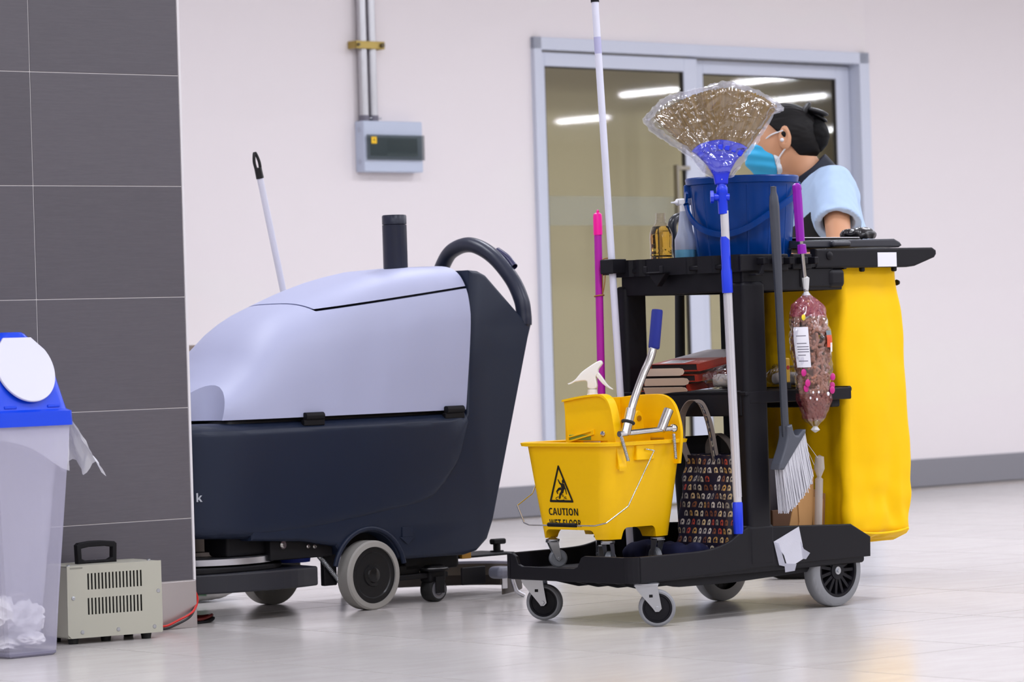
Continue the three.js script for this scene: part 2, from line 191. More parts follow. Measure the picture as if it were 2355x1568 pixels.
// ---------------------------------------------------------------- fittings on the back wall
{
  const gal = metal(0xc2c2c6, 0.34);
  for (const [x, lab] of [[-0.843, 'left galvanised conduit rising above the grey distribution box'], [-0.79, 'right galvanised conduit rising above the grey distribution box']]) {
    const t = thing('conduit_pipe', lab, 'pipe', FW, [x, 1.78, 0.03], 'conduits above the distribution box');
    part('pipe', rod([x, 1.8, 0.03], [x, LAMP_H + 0.05, 0.03], 0.0205, 0.0205, 24), gal, t); part('coupling', rod([x, 1.778, 0.03], [x, 1.803, 0.03], 0.0225, 0.0225, 24), mat(0x6d6a78, 0.5), t, 'grey plastic coupling'); part('screw', rod([x + 0.02, 1.79, 0.045], [x + 0.028, 1.79, 0.05], 0.004), M.zinc, t);
  }
  const c = thing('conduit_clamp', 'brass-coloured clamp holding both conduits to the wall', 'clamp', FW, [-0.815, 2.1, 0]);
  part('strap', [rbox(-0.9, -0.735, 2.092, 2.126, 0.05, 0.056, 0.002), rbox(-0.9, -0.894, 2.092, 2.126, 0.0, 0.056, 0.002), rbox(-0.741, -0.735, 2.092, 2.126, 0.0, 0.056, 0.002)], metal(0xb09a5c, 0.45), c);
  part('bolt', [rod([-0.752, 2.109, 0.055], [-0.752, 2.109, 0.066], 0.011, 0.011, 6), rod([-0.885, 2.109, 0.055], [-0.885, 2.109, 0.062], 0.008, 0.008, 6)], metal(0x6a604c, 0.5), c);
  const b = thing('distribution_box', 'grey plastic distribution box with a smoked window on the wall', 'electrical box', FW, [-0.706, 1.555, 0]);
  part('housing', rbox(-0.874, -0.538, 1.555, 1.778, 0, 0.062, 0.006), mat(0xbcc5d8, 0.45), b);
  for (const y of [1.6, 1.74]) part('knockout', rod([-0.8745, y, 0.03], [-0.876, y, 0.03], 0.012, 0.012, 20), mat(0xb2b9cb, 0.5), b);
  part('recess', rbox(-0.84, -0.57, 1.625, 1.705, 0.0605, 0.064, 0.002), mat(0x4f5860, 0.6), b);
  part('breaker_row', rbox(-0.75, -0.575, 1.645, 1.695, 0.064, 0.068, 0.002), mat(0x17171d, 0.4), b);
  for (let i = 0; i < 9; i++) part('breaker_switch', rbox(-0.745 + i * 0.019, -0.731 + i * 0.019, 1.626, 1.636, 0.064, 0.069, 0.001), mat(0x9ba0a4, 0.5), b);
  const cov = part('window_cover', rbox(-0.868, -0.54, 1.607, 1.717, 0.071, 0.077, 0.003), film(0x3c4a4c, 0.12, 0.5), b, 'smoked transparent cover');
  part('warning_sticker', box(-0.845, -0.815, 1.678, 1.707, 0.0772, 0.0776), mat(0xffffff, 0.5, { map: canvasTex(64, 64, (g, w, h) => { g.fillStyle = '#f5c400'; g.fillRect(0, 0, w, h); g.fillStyle = '#111'; g.fillRect(26, 18, 6, 20); g.beginPath(); g.moveTo(34, 14); g.lineTo(46, 34); g.lineTo(36, 34); g.lineTo(40, 50); g.lineTo(28, 32); g.lineTo(36, 32); g.fill(); }) }), cov, 'yellow warning sticker');
}
{
  const t = thing('side_cabinet', 'white low cabinet with brown top, mostly hidden behind pillar', 'cabinet', FW, [-2.6, 0, 0.25]);
  part('body', rbox(-3.6, -1.9, 0, 0.795, 0.02, 0.42, 0.005), M.white, t); part('worktop', rbox(-3.62, -1.88, 0.797, 0.822, 0.0, 0.44, 0.004), mat(0x7d6f66, 0.5), t, 'brown top'); part('cable_hole', rod([-2.14, 0.765, 0.42], [-2.14, 0.765, 0.4215], 0.01, 0.01, 16), M.blackSoft, t);
}

// ---------------------------------------------------------------- the floor scrubber
{
  const t = thing('floor_scrubber', 'walk-behind floor scrubber with grey dome and dark blue body', 'floor scrubber', FS, [0, 0, -0.24]);
  const mDome = mat(0xafb3d0, 0.52), mBody = mat(0x192236, 0.42, { specularIntensity: 0.6 }), mIn = mat(0x0c0c10, 0.6);
  const zc = -0.24, HW = 0.25;
  const T = [[-0.63, 0.6], [-0.56, 0.65], [-0.46, 0.71], [-0.395, 0.765], [-0.34, 0.828], [-0.275, 0.884], [-0.205, 0.917], [-0.11, 0.95], [-0.02, 0.979], [0.07, 1.003], [0.15, 1.02], [0.23, 1.033], [0.37, 1.042], [0.46, 1.043]];
  const plan = x => x > -0.3 ? 1 : Math.pow(Math.max(1e-3, 1 - Math.pow((-0.3 - x) / 0.35, 2.3)), 1 / 2.3);
  const stations = []; for (let i = 0; i <= 20; i++) stations.push(-0.645 + 0.33 * Math.pow(i / 20, 1.5)); for (let x = -0.29; x < 0.455; x += 0.04) stations.push(x); stations.push(0.455);
  function dome(grow, xEnd) {
    const rings = []; for (const x0 of stations) { const x = Math.min(x0, xEnd), Tp = interp(T, x) + grow, w = HW * plan(x) + grow, b = 0.592 - Math.min(grow, 0), yc = 0.8 + 0.114 * (x + 0.29), r = []; const n = lerp(2.7, 5, smooth(-0.5, 0.4, x));
      for (let i = 0; i <= 44; i++) { const a = PI * i / 44, ca = Math.cos(a), sa = Math.sin(a); const y = b + (Tp - b) * Math.pow(Math.abs(sa), 2 / n); let ww = w * Math.pow(Math.abs(ca), 2 / n) * Math.sign(ca); const k = y < yc ? 1 - 0.32 * (yc - y) * 0.6 : 1 - 0.34 * (y - yc); ww *= lerp(1, k, 0.85); r.push([x, y, zc + ww]); }
      rings.push(r); if (x0 >= xEnd) break; }
    return loft(rings, { crease: 0.9 });
  }
  let full = csg(dome(0, 0.452), extr([[0.4125, 0.5], [0.4545, 0.98], [0.4575, 1.25], [0.8, 1.25], [0.8, 0.5]], -0.7, 0.2, 0));
  // hollow at the front corner
  full = csg(full, new THREE.SphereGeometry(1, 40, 28).scale(0.17, 0.38, 0.13).rotateZ(-0.5).rotateY(0.5).translate(-0.672, 0.612, -0.05));
  const seam = spl([[-0.36, 0.93], [-0.33, 0.945], [-0.25, 0.957], [-0.19, 0.95], [-0.155, 0.938], [-0.125, 0.914]], 24).concat([[0.5, 0.981]]);
  const lidPoly = d => extr(seam.map(([x, y]) => [x, y + d]).concat([[0.5, 1.3], [-0.36, 1.3]]), -0.6, 0.1, 0);
  const body = csg(full, lidPoly(-0.0075), SUBTRACTION), lid = csg(full, lidPoly(0), INTERSECTION);
  part('recovery_tank', body, mDome, t, 'pale grey dome'); const lidM = part('lid', lid, mDome, t, 'pale grey lid');
  part('dark_gap_core', [csg(dome(-0.016, 0.44), box(-0.34, 0.6, 0.4, 1.2, -0.6, 0.1), INTERSECTION), rbox(-0.5, 0.43, 0.5, 0.6, -0.45, -0.03, 0.02)], mIn, t, 'black filler core added so the gaps read as shade');  // added filler core: its black stands in for shade in the lid and tank gaps
  // lower tank
  const YB = [[-0.715, 0.3], [-0.7, 0.262], [-0.6, 0.248], [-0.41, 0.238], [-0.213, 0.246], [0.01, 0.272], [0.2, 0.297], [0.259, 0.313], [0.315, 0.362], [0.372, 0.433], [0.397, 0.513], [0.41, 0.55]];
  const planT = x => x > -0.38 ? 1 : Math.pow(Math.max(1e-3, 1 - Math.pow((-0.38 - x) / 0.34, 2.6)), 1 / 2.6);
  { const rings = []; const xs = []; for (let i = 0; i <= 20; i++) xs.push(-0.715 + 0.335 * Math.pow(i / 20, 1.6)); for (let x = -0.34; x < 0.24; x += 0.05) xs.push(x); for (let x = 0.25; x <= 0.411; x += 0.016) xs.push(x);
    for (const x of xs) { const b = interp(YB, x), Tp = 0.583, w = (HW + 0.008) * planT(x), r = [], n = 13, cy = (b + Tp) / 2, hy = (Tp - b) / 2; for (let i = 0; i < 64; i++) { const a = 2 * PI * i / 64, ca = Math.cos(a), sa = Math.sin(a); const y = cy + hy * Math.sign(sa) * Math.pow(Math.abs(sa), 2 / n), k = 1 - 0.16 * Math.max(0, 0.45 - y) - 0.02 * smooth(0.555, 0.583, y) * 3; r.push([x, y, zc + w * k * Math.sign(ca) * Math.pow(Math.abs(ca), 2 / n)]); } rings.push(r); }
    part('solution_tank', loft(rings, { crease: 0.8 }), mBody, t, 'dark blue lower tank'); }
  // rear housing and chassis with the wheel arch
  { const arch = []; for (let i = 0; i <= 16; i++) { const a = 0.35 + (PI - 0.35 - 0.55) * i / 16; arch.push([0.004 + 0.128 * Math.cos(a), 0.105 + 0.13 * Math.sin(a)]); }
    const pts = [[0.463, 1.022], [0.5, 1.019], [0.53, 1.006], [0.7, 0.842], [0.52, 0.245], [0.495, 0.185], [0.45, 0.15], [0.4, 0.141], [0.14, 0.143]].concat(arch, [[-0.125, 0.2], [-0.25, 0.222], [-0.45, 0.235], [-0.45, 0.3], [0.25, 0.36], [0.36, 0.5], [0.418, 0.58]]);
    const g = clean(extr(pts, -0.488, 0.008, 0.012)); const p = g.attributes.position;
    for (let i = 0; i < p.count; i++) { const y = p.getY(i), z = p.getZ(i), x = p.getX(i); let k = 1; if (y > 0.885) k -= (y - 0.885) * 0.55; if (y < 0.3) k -= (0.3 - y) * 0.25; p.setZ(i, zc + (z - zc) * k); if (y > 0.95) p.setY(i, y + 0.028 * (1 - ((z - zc) / 0.25) ** 2)); }
    part('rear_housing', toCreasedNormals(g, 0.5), mBody, t, 'dark blue rear housing'); 
    const lip = []; for (let i = 0; i <= 24; i++) { const a = 0.2 + (PI - 0.45) * i / 24; lip.push([0.004 + 0.14 * Math.cos(a), 0.105 + 0.141 * Math.sin(a), 0.002]); }
    part('wheel_arch', tube(lip, 0.008, 60, 10), mBody, t);
  }
  part('recycling_mark', [rbox(0.135, 0.178, 0.212, 0.242, 0.0035, 0.0068, 0.001), extr([[0.125, 0.212], [0.188, 0.212], [0.156, 0.188]], 0.0035, 0.0068, 0.0008)], mBody, t, 'moulded arrow mark');
  part('name_plate', rbox(0.041, 0.237, 0.437, 0.524, 0.0105, 0.0125, 0.001), mat(0x262f3d, 0.5), t, 'dark rating plate');
  for (const x of [-0.203, 0.362]) { part('hinge', [rod([x - 0.035, 0.594, 0.008], [x + 0.035, 0.594, 0.008], 0.0115), rbox(x - 0.04, x + 0.04, 0.566, 0.584, -0.005, 0.012, 0.003)], M.blackSoft, t, 'black hinge'); }
  { const c = canvasTex(128, 128, (g, w, h) => { g.clearRect(0, 0, w, h); g.fillStyle = '#b9bcc4'; g.font = 'bold 120px sans-serif'; g.fillText('k', 24, 108); }); part('logo_print', new THREE.PlaneGeometry(0.036, 0.036).rotateY(-0.62).translate(-0.62, 0.372, -0.021), new THREE.MeshPhysicalMaterial({ map: c, transparent: true, roughness: 0.5, alphaTest: 0.4 }), t, 'pale printed letter k'); }
  // handle hoop
  { const h = part('handle', tube([[0.688, 0.85, -0.012], [0.69, 0.88, -0.014], [0.69, 0.93, -0.024], [0.69, 1.0, -0.068], [0.685, 1.075, -0.15], [0.68, 1.112, -0.24], [0.685, 1.1, -0.33], [0.69, 1.06, -0.385], [0.69, 0.98, -0.43], [0.69, 0.88, -0.464], [0.688, 0.85, -0.466]], 0.0245, 90, 16), mat(0x20263a, 0.38), t, 'dark hoop handle'); part('switch_lever', tube([[0.712, 1.035, -0.075], [0.714, 1.065, -0.11], [0.708, 1.09, -0.15]], 0.012, 20, 10), mat(0x2c2c52, 0.3), h); for (const z of [-0.006, -0.474]) part('handle_root', rod([0.683, 0.79, z < -0.1 ? -0.468 : -0.012], [0.6885, 0.86, z < -0.1 ? -0.466 : -0.014], 0.008, 0.0247), mat(0x20263a, 0.38), h); }
  // wheels
  const wheel = (z0, z1, out) => { const c = (z0 + z1) / 2, s = out ? 1 : -1; const w = part('drive_wheel', lathe([0.004, 0.105, out ? z0 : z1], [0.004, 0.105, out ? z1 : z0], [[0, 0], [0, 0.098], [0.004, 0.105], [0.05, 0.105], [0.0545, 0.1], [0.0555, 0.086], [0.048, 0.085]], 56), M.paleRubber, t, 'pale grey tyre'); part('hub', lathe([0.004, 0.105, out ? z0 : z1], [0.004, 0.105, out ? z1 : z0], [[0.03, 0.085], [0.05, 0.0848], [0.05, 0.07], [0.047, 0.067], [0.047, 0.035], [0.051, 0.033], [0.051, 0.024], [0.056, 0.021], [0.059, 0.012], [0.059, 0]], 48), M.blackGloss, w, 'black hub'); };
  wheel(-0.032, 0.024, true); wheel(-0.505, -0.45, false);
  // brush deck
  const cx = -0.45, cz = -0.245;
  part('skirt', xz(extr(spl([[-0.2, 0.0], [-0.3, 0.024], [-0.42, 0.022], [-0.55, -0.01], [-0.66, -0.07], [-0.73, -0.16], [-0.745, -0.245], [-0.73, -0.33], [-0.66, -0.42], [-0.55, -0.48], [-0.42, -0.51], [-0.3, -0.515], [-0.2, -0.49]], 50).concat([[-0.185, -0.4], [-0.185, -0.09]]), 0, 0.058, 0.006)).translate(0, 0.146, 0), mat(0x20212a, 0.4), t, 'black rubber skirt');
  part('skirt_cover', xz(extr(rrect(-0.47, cz, 0.25, 0.23, 0.2, 48), 0, 0.016, 0.004)).translate(0, 0.162, 0), M.blackSoft, t);
  part('deck_ring', lathe([cx, 0.166, cz], [cx, 0.19, cz], [[0, 0], [0, 0.224], [0.002, 0.228], [0.02, 0.228], [0.022, 0.224], [0.022, 0]], 56), M.alu, t, 'brushed metal ring');
  part('brush_motor', lathe([cx, 0.19, cz], [cx, 0.26, cz], [[0, 0], [0, 0.12], [0.012, 0.12], [0.014, 0.1], [0.07, 0.1], [0.07, 0]], 40), metal(0x6e6660, 0.45), t, 'grey brush motor');
  part('under_frame', [rbox(-0.5, 0.42, 0.19, 0.27, -0.44, -0.05, 0.01), rbox(-0.36, -0.12, 0.17, 0.235, -0.06, -0.022, 0.004), rbox(-0.14, -0.09, 0.08, 0.22, -0.06, -0.04, 0.004), rbox(0.14, 0.36, 0.075, 0.092, -0.09, -0.04, 0.004), rbox(0.2, 0.42, 0.1, 0.2, -0.3, -0.06, 0.006), rbox(0.12, 0.26, 0.09, 0.12, -0.2, -0.06, 0.004)], M.blackSoft, t, 'black underframe');
  for (const [x, y, r] of [[-0.315, 0.215, 0.012], [-0.22, 0.205, 0.006], [-0.195, 0.203, 0.006], [0.19, 0.152, 0.007]]) part('bolt', [rod([x, y, -0.022], [x, y, -0.016], r, r, 20), rod([x, y, -0.016], [x, y, -0.01], r * 0.6, r * 0.6, 6)], M.chrome, t, 'bright bolt');
  part('brush', [lathe([-0.2, 0.155, -0.12], [-0.2, 0.185, -0.12], [[0, 0], [0, 0.055], [0.03, 0.06], [0.034, 0]], 30)], mat(0x0a2a9a, 0.5), t, 'blue brush');
  { const pts = [], a = V(-0.165, 0.178, -0.04), b = V(-0.09, 0.09, -0.03), d = b.clone().sub(a), u = V(0, 0, 1), v = d.clone().normalize().cross(u); for (let i = 0; i <= 300; i++) { const q = i / 300, an = q * 26 * 2 * PI, p = a.clone().addScaledVector(d, q).addScaledVector(u, 0.0065 * Math.cos(an)).addScaledVector(v, 0.0065 * Math.sin(an)); pts.push([p.x, p.y, p.z]); } part('spring', tube(pts, 0.0016, 420, 5), M.zinc, t, 'coil spring'); }
  // rear caster
  { const c = part('rear_caster', [rbox(0.275, 0.345, 0.06, 0.115, -0.085, -0.03, 0.012), rbox(0.292, 0.328, 0.028, 0.08, -0.0265, -0.0225, 0.001), lathe([0.31, 0.098, -0.055], [0.31, 0.104, -0.055], [[0, 0], [0, 0.05], [0.006, 0.05], [0.006, 0]], 32)], M.blackSoft, t); part('plate', lathe([0.31, 0.1, -0.055], [0.31, 0.106, -0.055], [[0, 0], [0, 0.046], [0.006, 0.046], [0.006, 0]], 32), M.zinc, c); part('wheel', lathe([0.312, 0.0385, -0.085], [0.312, 0.0385, -0.03], [[0, 0], [0, 0.03], [0.008, 0.038], [0.044, 0.038], [0.052, 0.033], [0.053, 0.028]], 40), M.rubber, c); part('wheel_rim', lathe([0.312, 0.0385, -0.06], [0.312, 0.0385, -0.03], [[0.02, 0.03], [0.0275, 0.029], [0.0275, 0.018], [0.025, 0.016], [0.028, 0.012], [0.029, 0]], 36), mat(0x77767c, 0.4), c, 'grey rim'); }
  // squeegee
  { const arcp = []; for (let i = 0; i <= 24; i++) { const q = -1 + i / 12; arcp.push([0.79 - 0.29 * q * q, 0, zc + 0.29 * q]); }
    const wallOf = (th, y0, y1, dx = 0) => loft(arcp.map(([x, , z]) => [[x + dx, y0, z], [x + dx + th, y0, z], [x + dx + th, y1, z], [x + dx, y1, z]]), { crease: 0.5 });
    const s = part('squeegee', [wallOf(0.03, 0.082, 0.09, -0.01)], mat(0xb5b5c4, 0.35, { metalness: 0.3 }), t, 'pale curved squeegee'); part('blade', wallOf(0.006, 0.012, 0.085), mat(0x3a322e, 0.6), s, 'dark rubber blade'); part('blade_strap', wallOf(0.004, 0.045, 0.083, -0.005), metal(0x7d756c, 0.4), s);
    part('end_cap', rbox(0.47, 0.53, 0.062, 0.1, 0.015, 0.075, 0.016), mat(0x6d6f7d, 0.4), s, 'grey end cap'); part('latch', [rbox(0.5, 0.522, 0.03, 0.07, 0.05, 0.055, 0.002), tube([[0.535, 0.07, 0.06], [0.54, 0.045, 0.062], [0.55, 0.02, 0.065], [0.575, 0.004, 0.07]], 0.007, 20, 8)], M.alu, s, 'bright latch lever');
    part('mount_plate', rbox(0.4, 0.74, 0.118, 0.126, -0.3, -0.14, 0.004), M.blackSoft, s); part('hanger', [rbox(0.3, 0.46, 0.1, 0.16, -0.2, -0.1, 0.006), rbox(0.4, 0.5, 0.045, 0.1, -0.03, -0.02, 0.004)], M.blackSoft, s); part('bracket', rbox(0.5, 0.54, 0.118, 0.148, -0.16, -0.13, 0.002), mat(0xc08a1e, 0.4), s, 'brass-yellow bracket');
    const k = part('knob_stem', [rod([0.715, 0.12, -0.2], [0.715, 0.155, -0.2], 0.012), rod([0.715, 0.124, -0.2], [0.715, 0.13, -0.2], 0.022)], M.blackSoft, s); part('knob', rbox(0.69, 0.745, 0.15, 0.168, -0.21, -0.185, 0.006), M.blackSoft, s); }
}
// things on and by the scrubber
{
  const p = [0.32, 1.04, -0.2]; const t = thing('vacuum_flask', 'dark navy steel flask standing on the scrubber lid', 'flask', FS, p); const m = mat(0x10172e, 0.35);
  part('body', lathe([p[0], p[1] - 0.004, p[2]], [p[0], 2, p[2]], [[0, 0], [0, 0.036], [0.003, 0.0385], [0.138, 0.0385], [0.139, 0.033]], 40), m, t); part('cap', lathe([p[0], p[1] + 0.135, p[2]], [p[0], 2, p[2]], [[0, 0.03], [0.001, 0.0385], [0.026, 0.0385], [0.03, 0.036], [0.03, 0]], 40), m, t); part('cap_ring', lathe([p[0], p[1] + 0.161, p[2]], [p[0], 2, p[2]], [[0, 0.034], [0.003, 0.0335], [0.0046, 0.031], [0.0046, 0.02]], 40), M.chrome, t, 'bright ring on the cap');
}
{
  const t = thing('mop_pole', 'white pole with black hanging loop leaning behind the scrubber', 'mop', FS, [0.33, 0, -0.6]);
  const a = [0.4, 0.004, -0.585], b = [0.075, 1.385, -0.57]; const L = q => a.map((v, i) => lerp(v, b[i], q)); const c0 = [-0.0, 0, 0];
  part('pole', rod(a, L(0.97), 0.0105), mat(0xdedde8, 0.4), t); part('grip', [rod(L(0.966), L(0.99), 0.0125, 0.012), tube([L(0.985).map((v, i) => v + [0.009, 0, 0][i]), L(1.005).map((v, i) => v + [0.01, 0, 0][i]), L(1.025), L(1.005).map((v, i) => v - [0.01, 0, 0][i]), L(0.985).map((v, i) => v - [0.009, 0, 0][i])], 0.005, 30, 8)], M.blackGloss, t, 'black hanging loop'); part('foot_tip', rod([0.4, 0.0, -0.585], [0.394, 0.03, -0.585], 0.0125), M.blackSoft, t);
}
{
  const t = thing('plastic_sack', 'white plastic sack with green print lying under the scrubber', 'sack', FS, [0.02, 0, -0.83]);
  const g = snet((x, y, z) => sbox(x, y, z, [0.0, 0.06, -0.83], [0.13 - 0.3 * Math.max(0, x - 0.06), 0.06 - 0.2 * Math.max(0, x - 0.02), 0.1], 0.04) + 0.012 * noise(x * 14, y * 18, z * 14), [-0.2, -0.002, -1.0], [0.2, 0.16, -0.66], 0.008, (x, y, z) => x < -0.05 && y > 0.02 && Math.sin(x * 90 + y * 40) > -0.6 ? [0.05, 0.22, 0.08] : [0.72, 0.7, 0.68]);
  part('sack', g, mat(0xffffff, 0.5, { vertexColors: true }), t);
}
{
  const t = thing('cable_coil', 'coil of black and dark red cable lying on the floor', 'cable', FP, [0.1, 0, -0.14]);
  for (const [r, y, m] of [[0.075, 0.006, M.blackSoft], [0.07, 0.016, mat(0x5a1512, 0.4)]]) { const pts = []; for (let i = 0; i < 24; i++) { const a = i / 24 * 2 * PI; pts.push([0.075 + r * 1.1 * Math.cos(a) * (1 + 0.1 * noise(i * 0.4, y * 90)), y + 0.004 * Math.sin(a * 3), -0.16 + r * 0.9 * Math.sin(a)]); } part('loop', tube(pts, 0.005, 90, 8, true), m, t); }
}
{
  const mk = (name, lab, col, o) => { const t = thing(name, lab, 'cable', FP, [-0.12, 0, 0.03]); const pts = [[-0.18, 0.03, 0.035], [-0.125, 0.013, 0.03], [-0.07, 0.026, 0.022], [-0.02, 0.046, 0.02], [0.018, 0.075, -0.01], [0.03, 0.1, -0.04], [0.03, 0.128, -0.07], [0.02, 0.15, -0.1], [0.015, 0.15, -0.2]]; part('cable', tube(pts.map((p, i) => [p[0] + o[0] * (i > 1 && i < 8 ? 1 : 0.3), Math.max(0.006, p[1] + o[1] * (i < 8 ? 1 : 0)), p[2] + o[2]]), 0.0035, 90, 8), mat(col, 0.35), t); };
  mk('red_cable', 'thin red cable looping round the pillar corner', 0xd8302a, [0, 0, 0]); mk('black_cable', 'thin black cable looping beside the red one', 0x15161c, [-0.012, -0.012, 0.006]);
}
// ---------------------------------------------------------------- power unit
{
  const t = thing('power_unit', 'beige metal power unit with vent slots and black handle', 'power unit', FU, [0.146, 0, -0.09]); const m = mat(0xb7b5a6, 0.5), D = -0.17;
  const holes = []; const slot = (x, y0, y1) => { const w = 0.0026, p = new THREE.Path(); p.moveTo(x - w, y0); p.lineTo(x + w, y0); p.lineTo(x + w, y1); p.lineTo(x - w, y1); p.closePath(); return p; };
  for (let i = 0; i < 16; i++) { const x = 0.067 + i * 0.0108; holes.push(slot(x, 0.149, 0.194), slot(x - 0.001, 0.08, 0.126)); }
  const face = [[0.012, 0.017], [0.29, 0.017], [0.293, 0.02], [0.293, 0.217], [0.003, 0.217], [0.001, 0.028]];
  part('front_panel', extr(face, -0.003, 0, 0, holes), m, t); part('case', [box(0.003, 0.006, 0.017, 0.216, D, -0.003), box(0.289, 0.292, 0.017, 0.216, D, -0.003), box(0.003, 0.292, 0.213, 0.216, D, -0.003), box(0.003, 0.292, 0.017, 0.02, D, -0.003), box(0.003, 0.292, 0.017, 0.216, D, D + 0.003)], m, t); part('inside', rbox(0.03, 0.27, 0.03, 0.2, D + 0.02, -0.05, 0.01), mat(0x1a1a1c, 0.6), t, 'dark inside behind the slots');
  for (const [x, y] of [[0.02, 0.128], [0.282, 0.133], [0.045, 0.033], [0.155, 0.034], [0.267, 0.034]]) part('screw', [lathe([x, y, 0], [x, y, 1], [[0, 0.006], [0.002, 0.005], [0.0035, 0]], 16)], M.zinc, t);
  for (const [x, z] of [[0.03, -0.03], [0.255, -0.03], [0.14, -0.05], [0.03, D + 0.03], [0.255, D + 0.03]]) part('foot', rod([x, 0, z], [x, 0.019, z], 0.013, 0.016, 18), M.rubber, t);
  for (const [x, z] of [[0.012, -0.01], [0.17, D + 0.01], [0.28, -0.05]]) part('screw', lathe([x, 0.216, z], [x, 1, z], [[0, 0.0055], [0.003, 0.005], [0.005, 0]], 14), M.zinc, t);
  const h = part('handle', [extr([[0.075, 0.216], [0.195, 0.216], [0.197, 0.268], [0.19, 0.274], [0.15, 0.278], [0.115, 0.278], [0.08, 0.274], [0.073, 0.268]], -0.1, -0.078, 0.003, [[[0.088, 0.23], [0.1, 0.224], [0.17, 0.224], [0.182, 0.23], [0.183, 0.258], [0.16, 0.262], [0.11, 0.262], [0.087, 0.258]]])], M.blackSoft, t, 'black carrying handle');
  part('maker_plate', box(0.012, 0.05, 0.2085, 0.2125, 0.0002, 0.0008), mat(0x8f8e82, 0.5), t);
}
// ---------------------------------------------------------------- waste bin
{
  const c = -0.08, zc = -0.14; const t = thing('waste_bin', 'clear plastic waste bin with blue lid and white swing flap', 'bin', FB, [c, 0, zc]);
  const ring = (y, hx, hz, r, dz = 0) => ringY(rrect(c, zc + dz, hx, hz, r, 72), y);
  part('body', loft([ring(0.004, 0.078, 0.122, 0.012), ring(0.02, 0.081, 0.125, 0.014), ring(0.62, 0.128, 0.152, 0.014)], { caps: false, crease: 0.5 }), film(0xd6d3ea, 0.12, 0.34), t, 'clear plastic body');
  part('base', loft([ring(0, 0.074, 0.118, 0.012), ring(0.006, 0.08, 0.124, 0.014), ring(0.012, 0.08, 0.124, 0.014)]), film(0x8d8aa0, 0.2, 0.75), t);
  const lm = mat(0x0a44e0, 0.3), L = part('lid', loft([ring(0.612, 0.127, 0.15, 0.02), ring(0.612, 0.135, 0.158, 0.02), ring(0.65, 0.134, 0.157, 0.022), ring(0.656, 0.126, 0.15, 0.03), ring(0.672, 0.122, 0.146, 0.03), ring(0.74, 0.112, 0.126, 0.03), ring(0.8, 0.092, 0.1, 0.03), ring(0.84, 0.066, 0.085, 0.03), ring(0.858, 0.05, 0.076, 0.03), ring(0.863, 0.043, 0.07, 0.03)], { crease: 0.5 }), lm, t, 'glossy blue lid');
  const fl = []; for (let i = 0; i <= 40; i++) { const a = PI * 0.18 - (PI * 1.36) * i / 40; fl.push([c + 0.093 * Math.cos(a), 0.774 + 0.097 * Math.sin(a)]); } fl.push([c - 0.045, 0.862], [c + 0.045, 0.862]);
  const fg = extr(fl, -0.004, 0.004, 0.002); fg.translate(0, -0.68, 0).rotateX(-0.4).translate(0, 0.68, 0.018); part('flap', fg, mat(0xdcdcee, 0.35), L, 'white swing flap');
  part('hem_mould', [rbox(c + 0.05, c + 0.09, 0.66, 0.668, 0.002, 0.012, 0.003), rbox(c - 0.09, c - 0.05, 0.66, 0.668, 0.002, 0.012, 0.003)], lm, L);
  // liner
  const lt = thing('bin_liner', 'thin white plastic liner hanging out under the blue lid', 'bin liner', FB, [c, 0.05, zc]);
  const rings = []; for (let j = 0; j <= 26; j++) { const q = j / 26, y = lerp(0.05, 0.605, q); rings.push(rrect(c, zc, lerp(0.066, 0.121, q), lerp(0.108, 0.144, q), 0.05, 90).map(([x, z], i) => { const d = 0.011 * noise(i * 0.22, y * 5, 1) + 0.006 * noise(i * 0.6, y * 16, 3) * (1 - 0.5 * q) - 0.02 * (1 - q) * Math.abs(noise(i * 0.09, 3)); return [c + (x - c) * (1 + d * 6), y, zc + (z - zc) * (1 + d * 5)]; })); }
  part('inner_sheet', loft(rings, { caps: false, crease: 0 }), film(0xe6e4f2, 0.22, 0.3), lt);
  const hang = (x0, z0, dx, w) => { const P = []; for (let j = 0; j <= 14; j++) { const q = j / 14, y = 0.622 - 0.125 * q, r = []; for (let i = 0; i <= 24; i++) { const s = i / 24 - 0.5, n = 0.012 * noise(i * 0.45, q * 3, x0 * 9) * q + 0.004 * noise(i * 1.3, q * 6); r.push([x0 + dx * Math.pow(q, 0.8) + n * 1.5 + 0.03 * s * q, y + 0.02 * q * Math.sin(i * 0.7) - 0.018 * q * s, z0 + w * s * (0.5 + 0.6 * q)]); } P.push(r); } return loft(P, { caps: false, ring: false, crease: 0 }); };
  part('outer_fold', [hang(c + 0.137, zc + 0.09, 0.042, 0.2)], mat(0xf6f6fc, 0.4, { transmission: 0.45, thickness: 0, side: THREE.DoubleSide }), lt, 'crumpled edge hanging outside');
  { const P = []; for (let j = 0; j <= 10; j++) { const q = j / 10, r = []; for (let i = 0; i <= 30; i++) { const s = i / 30; r.push([c - 0.125 + 0.25 * s, 0.615 - (0.03 + 0.075 * s * (1 - 0.3 * Math.sin(s * 5))) * q, zc + 0.142 - 0.006 * q + 0.004 * noise(i * 0.5, q * 4)]); } P.push(r); } part('inner_fold', loft(P, { caps: false, ring: false, crease: 0 }), film(0xf0eff8, 0.25, 0.5), lt, 'folded liner edge seen through the wall'); }
  const spots = [[c - 0.03, 0.03, zc + 0.04, 0.06, 'flat'], [c + 0.03, 0.11, zc + 0.06, 0.055, 'peak'], [c - 0.06, 0.12, zc + 0.07, 0.05, 'sheet'], [c, 0.06, zc - 0.03, 0.065, 'ball'], [c + 0.02, 0.045, zc + 0.08, 0.05, 'low']];
  const labs = ['crumpled white tissue flat on the bottom of the bin', 'peaked white tissue at right inside the clear bin', 'square white tissue at left inside the clear bin', 'balled white tissue at the back inside the clear bin', 'rolled white tissue low at front inside the clear bin'];
